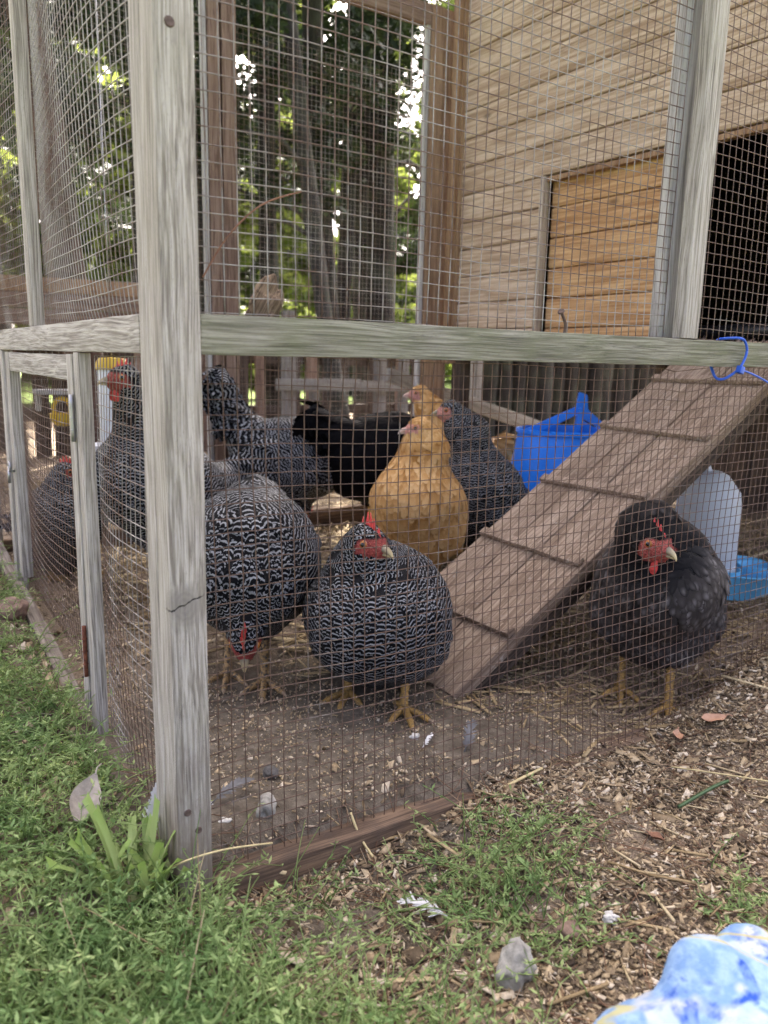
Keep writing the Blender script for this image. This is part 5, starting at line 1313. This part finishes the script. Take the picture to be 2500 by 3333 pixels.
# the kneeling person's lap at the lower right edge
def cloth_mat():
    w = NT('printed_cotton'); co = w.geo('Position')
    n1 = w.noise(co, 34, 3, 0.6, 0.6); n2 = w.noise(co, 110, 4, 0.65); n3 = w.noise(w.vmath('ADD', co, (3, 1, 2)), 32, 2, 0.5); n4 = w.noise(w.vmath('ADD', co, (7, 5, 2)), 20, 1, 0.5)
    c = w.mix(w.mapr(n2, 0.42, 0.6), (0.17, 0.29, 0.50), (0.28, 0.41, 0.60))
    c = w.mix(w.math('MULTIPLY', w.mapr(n3, 0.54, 0.62), w.mapr(n2, 0.4, 0.6, 1, 0.5)), c, (0.44, 0.48, 0.54))
    c = w.mix(w.math('MULTIPLY', w.mapr(n1, 0.55, 0.62), w.mapr(n2, 0.4, 0.6)), c, (0.03, 0.085, 0.38))
    c = w.mix(w.mapr(w.math('ABSOLUTE', w.math('SUBTRACT', n4, 0.56)), 0.008, 0.02, 0.8, 0), c, (0.46, 0.41, 0.14))
    w.inp(Base_Color=c, Roughness=0.95, Normal=w.bump(w.math('ADD', w.noise(co, 900, 3, 0.7), w.noise(co, 90, 3, 0.5)), 0.6, 0.002)); w.b.inputs['Specular IOR Level'].default_value = 0.1
    return w.m
M['cloth'] = cloth_mat(); M['skin'] = plain('skin', (0.55, 0.33, 0.24), 0.5, 0, 0.08, 60, sss=0.1)
person = empty('person', (275, -474, gz1(260, -470)-9), 0, 'kneeling person in a pale blue flower printed skirt, only one knee in view', 'person')
_po = np.array([260, -470, gz1(260, -470)])
_pr = [((172, -392, 28), (330, -760, 70), 66, 92, 1.0, 20), ((330, -760, 70), (470, -900, 120), 92, 120, 1.0, 40),
       ((137, -352, 52), (172, -392, 28), 36, 50, 1.0, 30), ((184, -352, 92), (190, -400, 50), 24, 46, 1.0, 22), ((226, -352, 88), (230, -410, 50), 22, 50, 1.0, 22),
       ((200, -420, 0), (480, -640, 0), 52, 48, 1.0, 40)]
def _cf(P):
    d = sdf_of(_pr, P)
    q = np.stack([P[:, 0]*0.030+P[:, 1]*0.012, P[:, 1]*0.010, P[:, 2]*0.016], 1)
    fl = P[:, 0]*0.075+P[:, 1]*0.05-P[:, 2]*0.02
    return d+3.0*vnoise(q*1.0, 3)+1.8*vnoise(q*2.3, 5)+2.6*np.abs(np.sin(fl+2.5*vnoise(q, 9)))-1.5
Vc, Qc = surface_nets(_cf, np.array([70, -1060, -70]), np.array([620, -300, 270]), 7.0)
link('skirt', np_mesh('skirt', Vc-_po, Qc, smooth=True), M['cloth'], person)
_sh = [((470, -640, 0), (560, -690, 6), 40, 34, 1.0, 20), ((560, -690, 6), (640, -770, 4), 34, 26, 1.0, 20)]
Vc, Qc = surface_nets(lambda P: sdf_of(_sh, P), np.array([420, -820, -50]), np.array([690, -590, 60]), 6.0)
link('leg', np_mesh('leg', Vc-_po, Qc, smooth=True), M['skin'], person)
_tb = [((470, -900, 120), (420, -930, 420), 122, 118, 1.0, 40), ((420, -930, 420), (380, -930, 640), 118, 120, 1.0, 60)]
Vc, Qc = surface_nets(lambda P: sdf_of(_tb, P), np.array([250, -1080, -20]), np.array([620, -780, 790]), 12.0)
link('dress_top', np_mesh('dress_top', Vc-_po, Qc, smooth=True), M['cloth'], person)
# thin upright stalks, dead and green, standing out of the weeds
def stalks(n, lo, hi, label, mat, hm):
    x, y = scatter(n, lo, hi, green_density); P = []
    for a, b in zip(x, y):
        t = R.uniform(0, 2*math.pi); L = R.uniform(*hm); el = R.uniform(0.3, 1.3); s_ = np.linspace(0, 1, 6)*L; c = R.uniform(0.0, 0.006)
        P.append(np.stack([a+s_*math.cos(t)*math.cos(el), b+s_*math.sin(t)*math.cos(el), gz1(a, b)+s_*math.sin(el)-c*s_*s_+1], 1))
    V, Q, T = tubes(P, [np.linspace(0.8, 0.35, 6)]*len(P), 3, cap=False)
    o = link('grass_stalks', np_mesh('grass_stalks', V, Q, attrs={'rn': np.repeat(R.random(len(P)), 18)}), mat); tag(o, label, 'grass', kind='stuff')
stalks(900, (-330, -330), (300, -4), 'thin green grass stalks rising from the foreground weeds', M['weed'], (50, 130))
stalks(160, (-330, -330), (300, -4), 'dry straw coloured stalks among the foreground weeds', M['straw'], (40, 110))
stalks(330, (-400, 0), (-14, 800), 'thin grass stalks standing in the weeds beside the run', M['weed'], (50, 120))
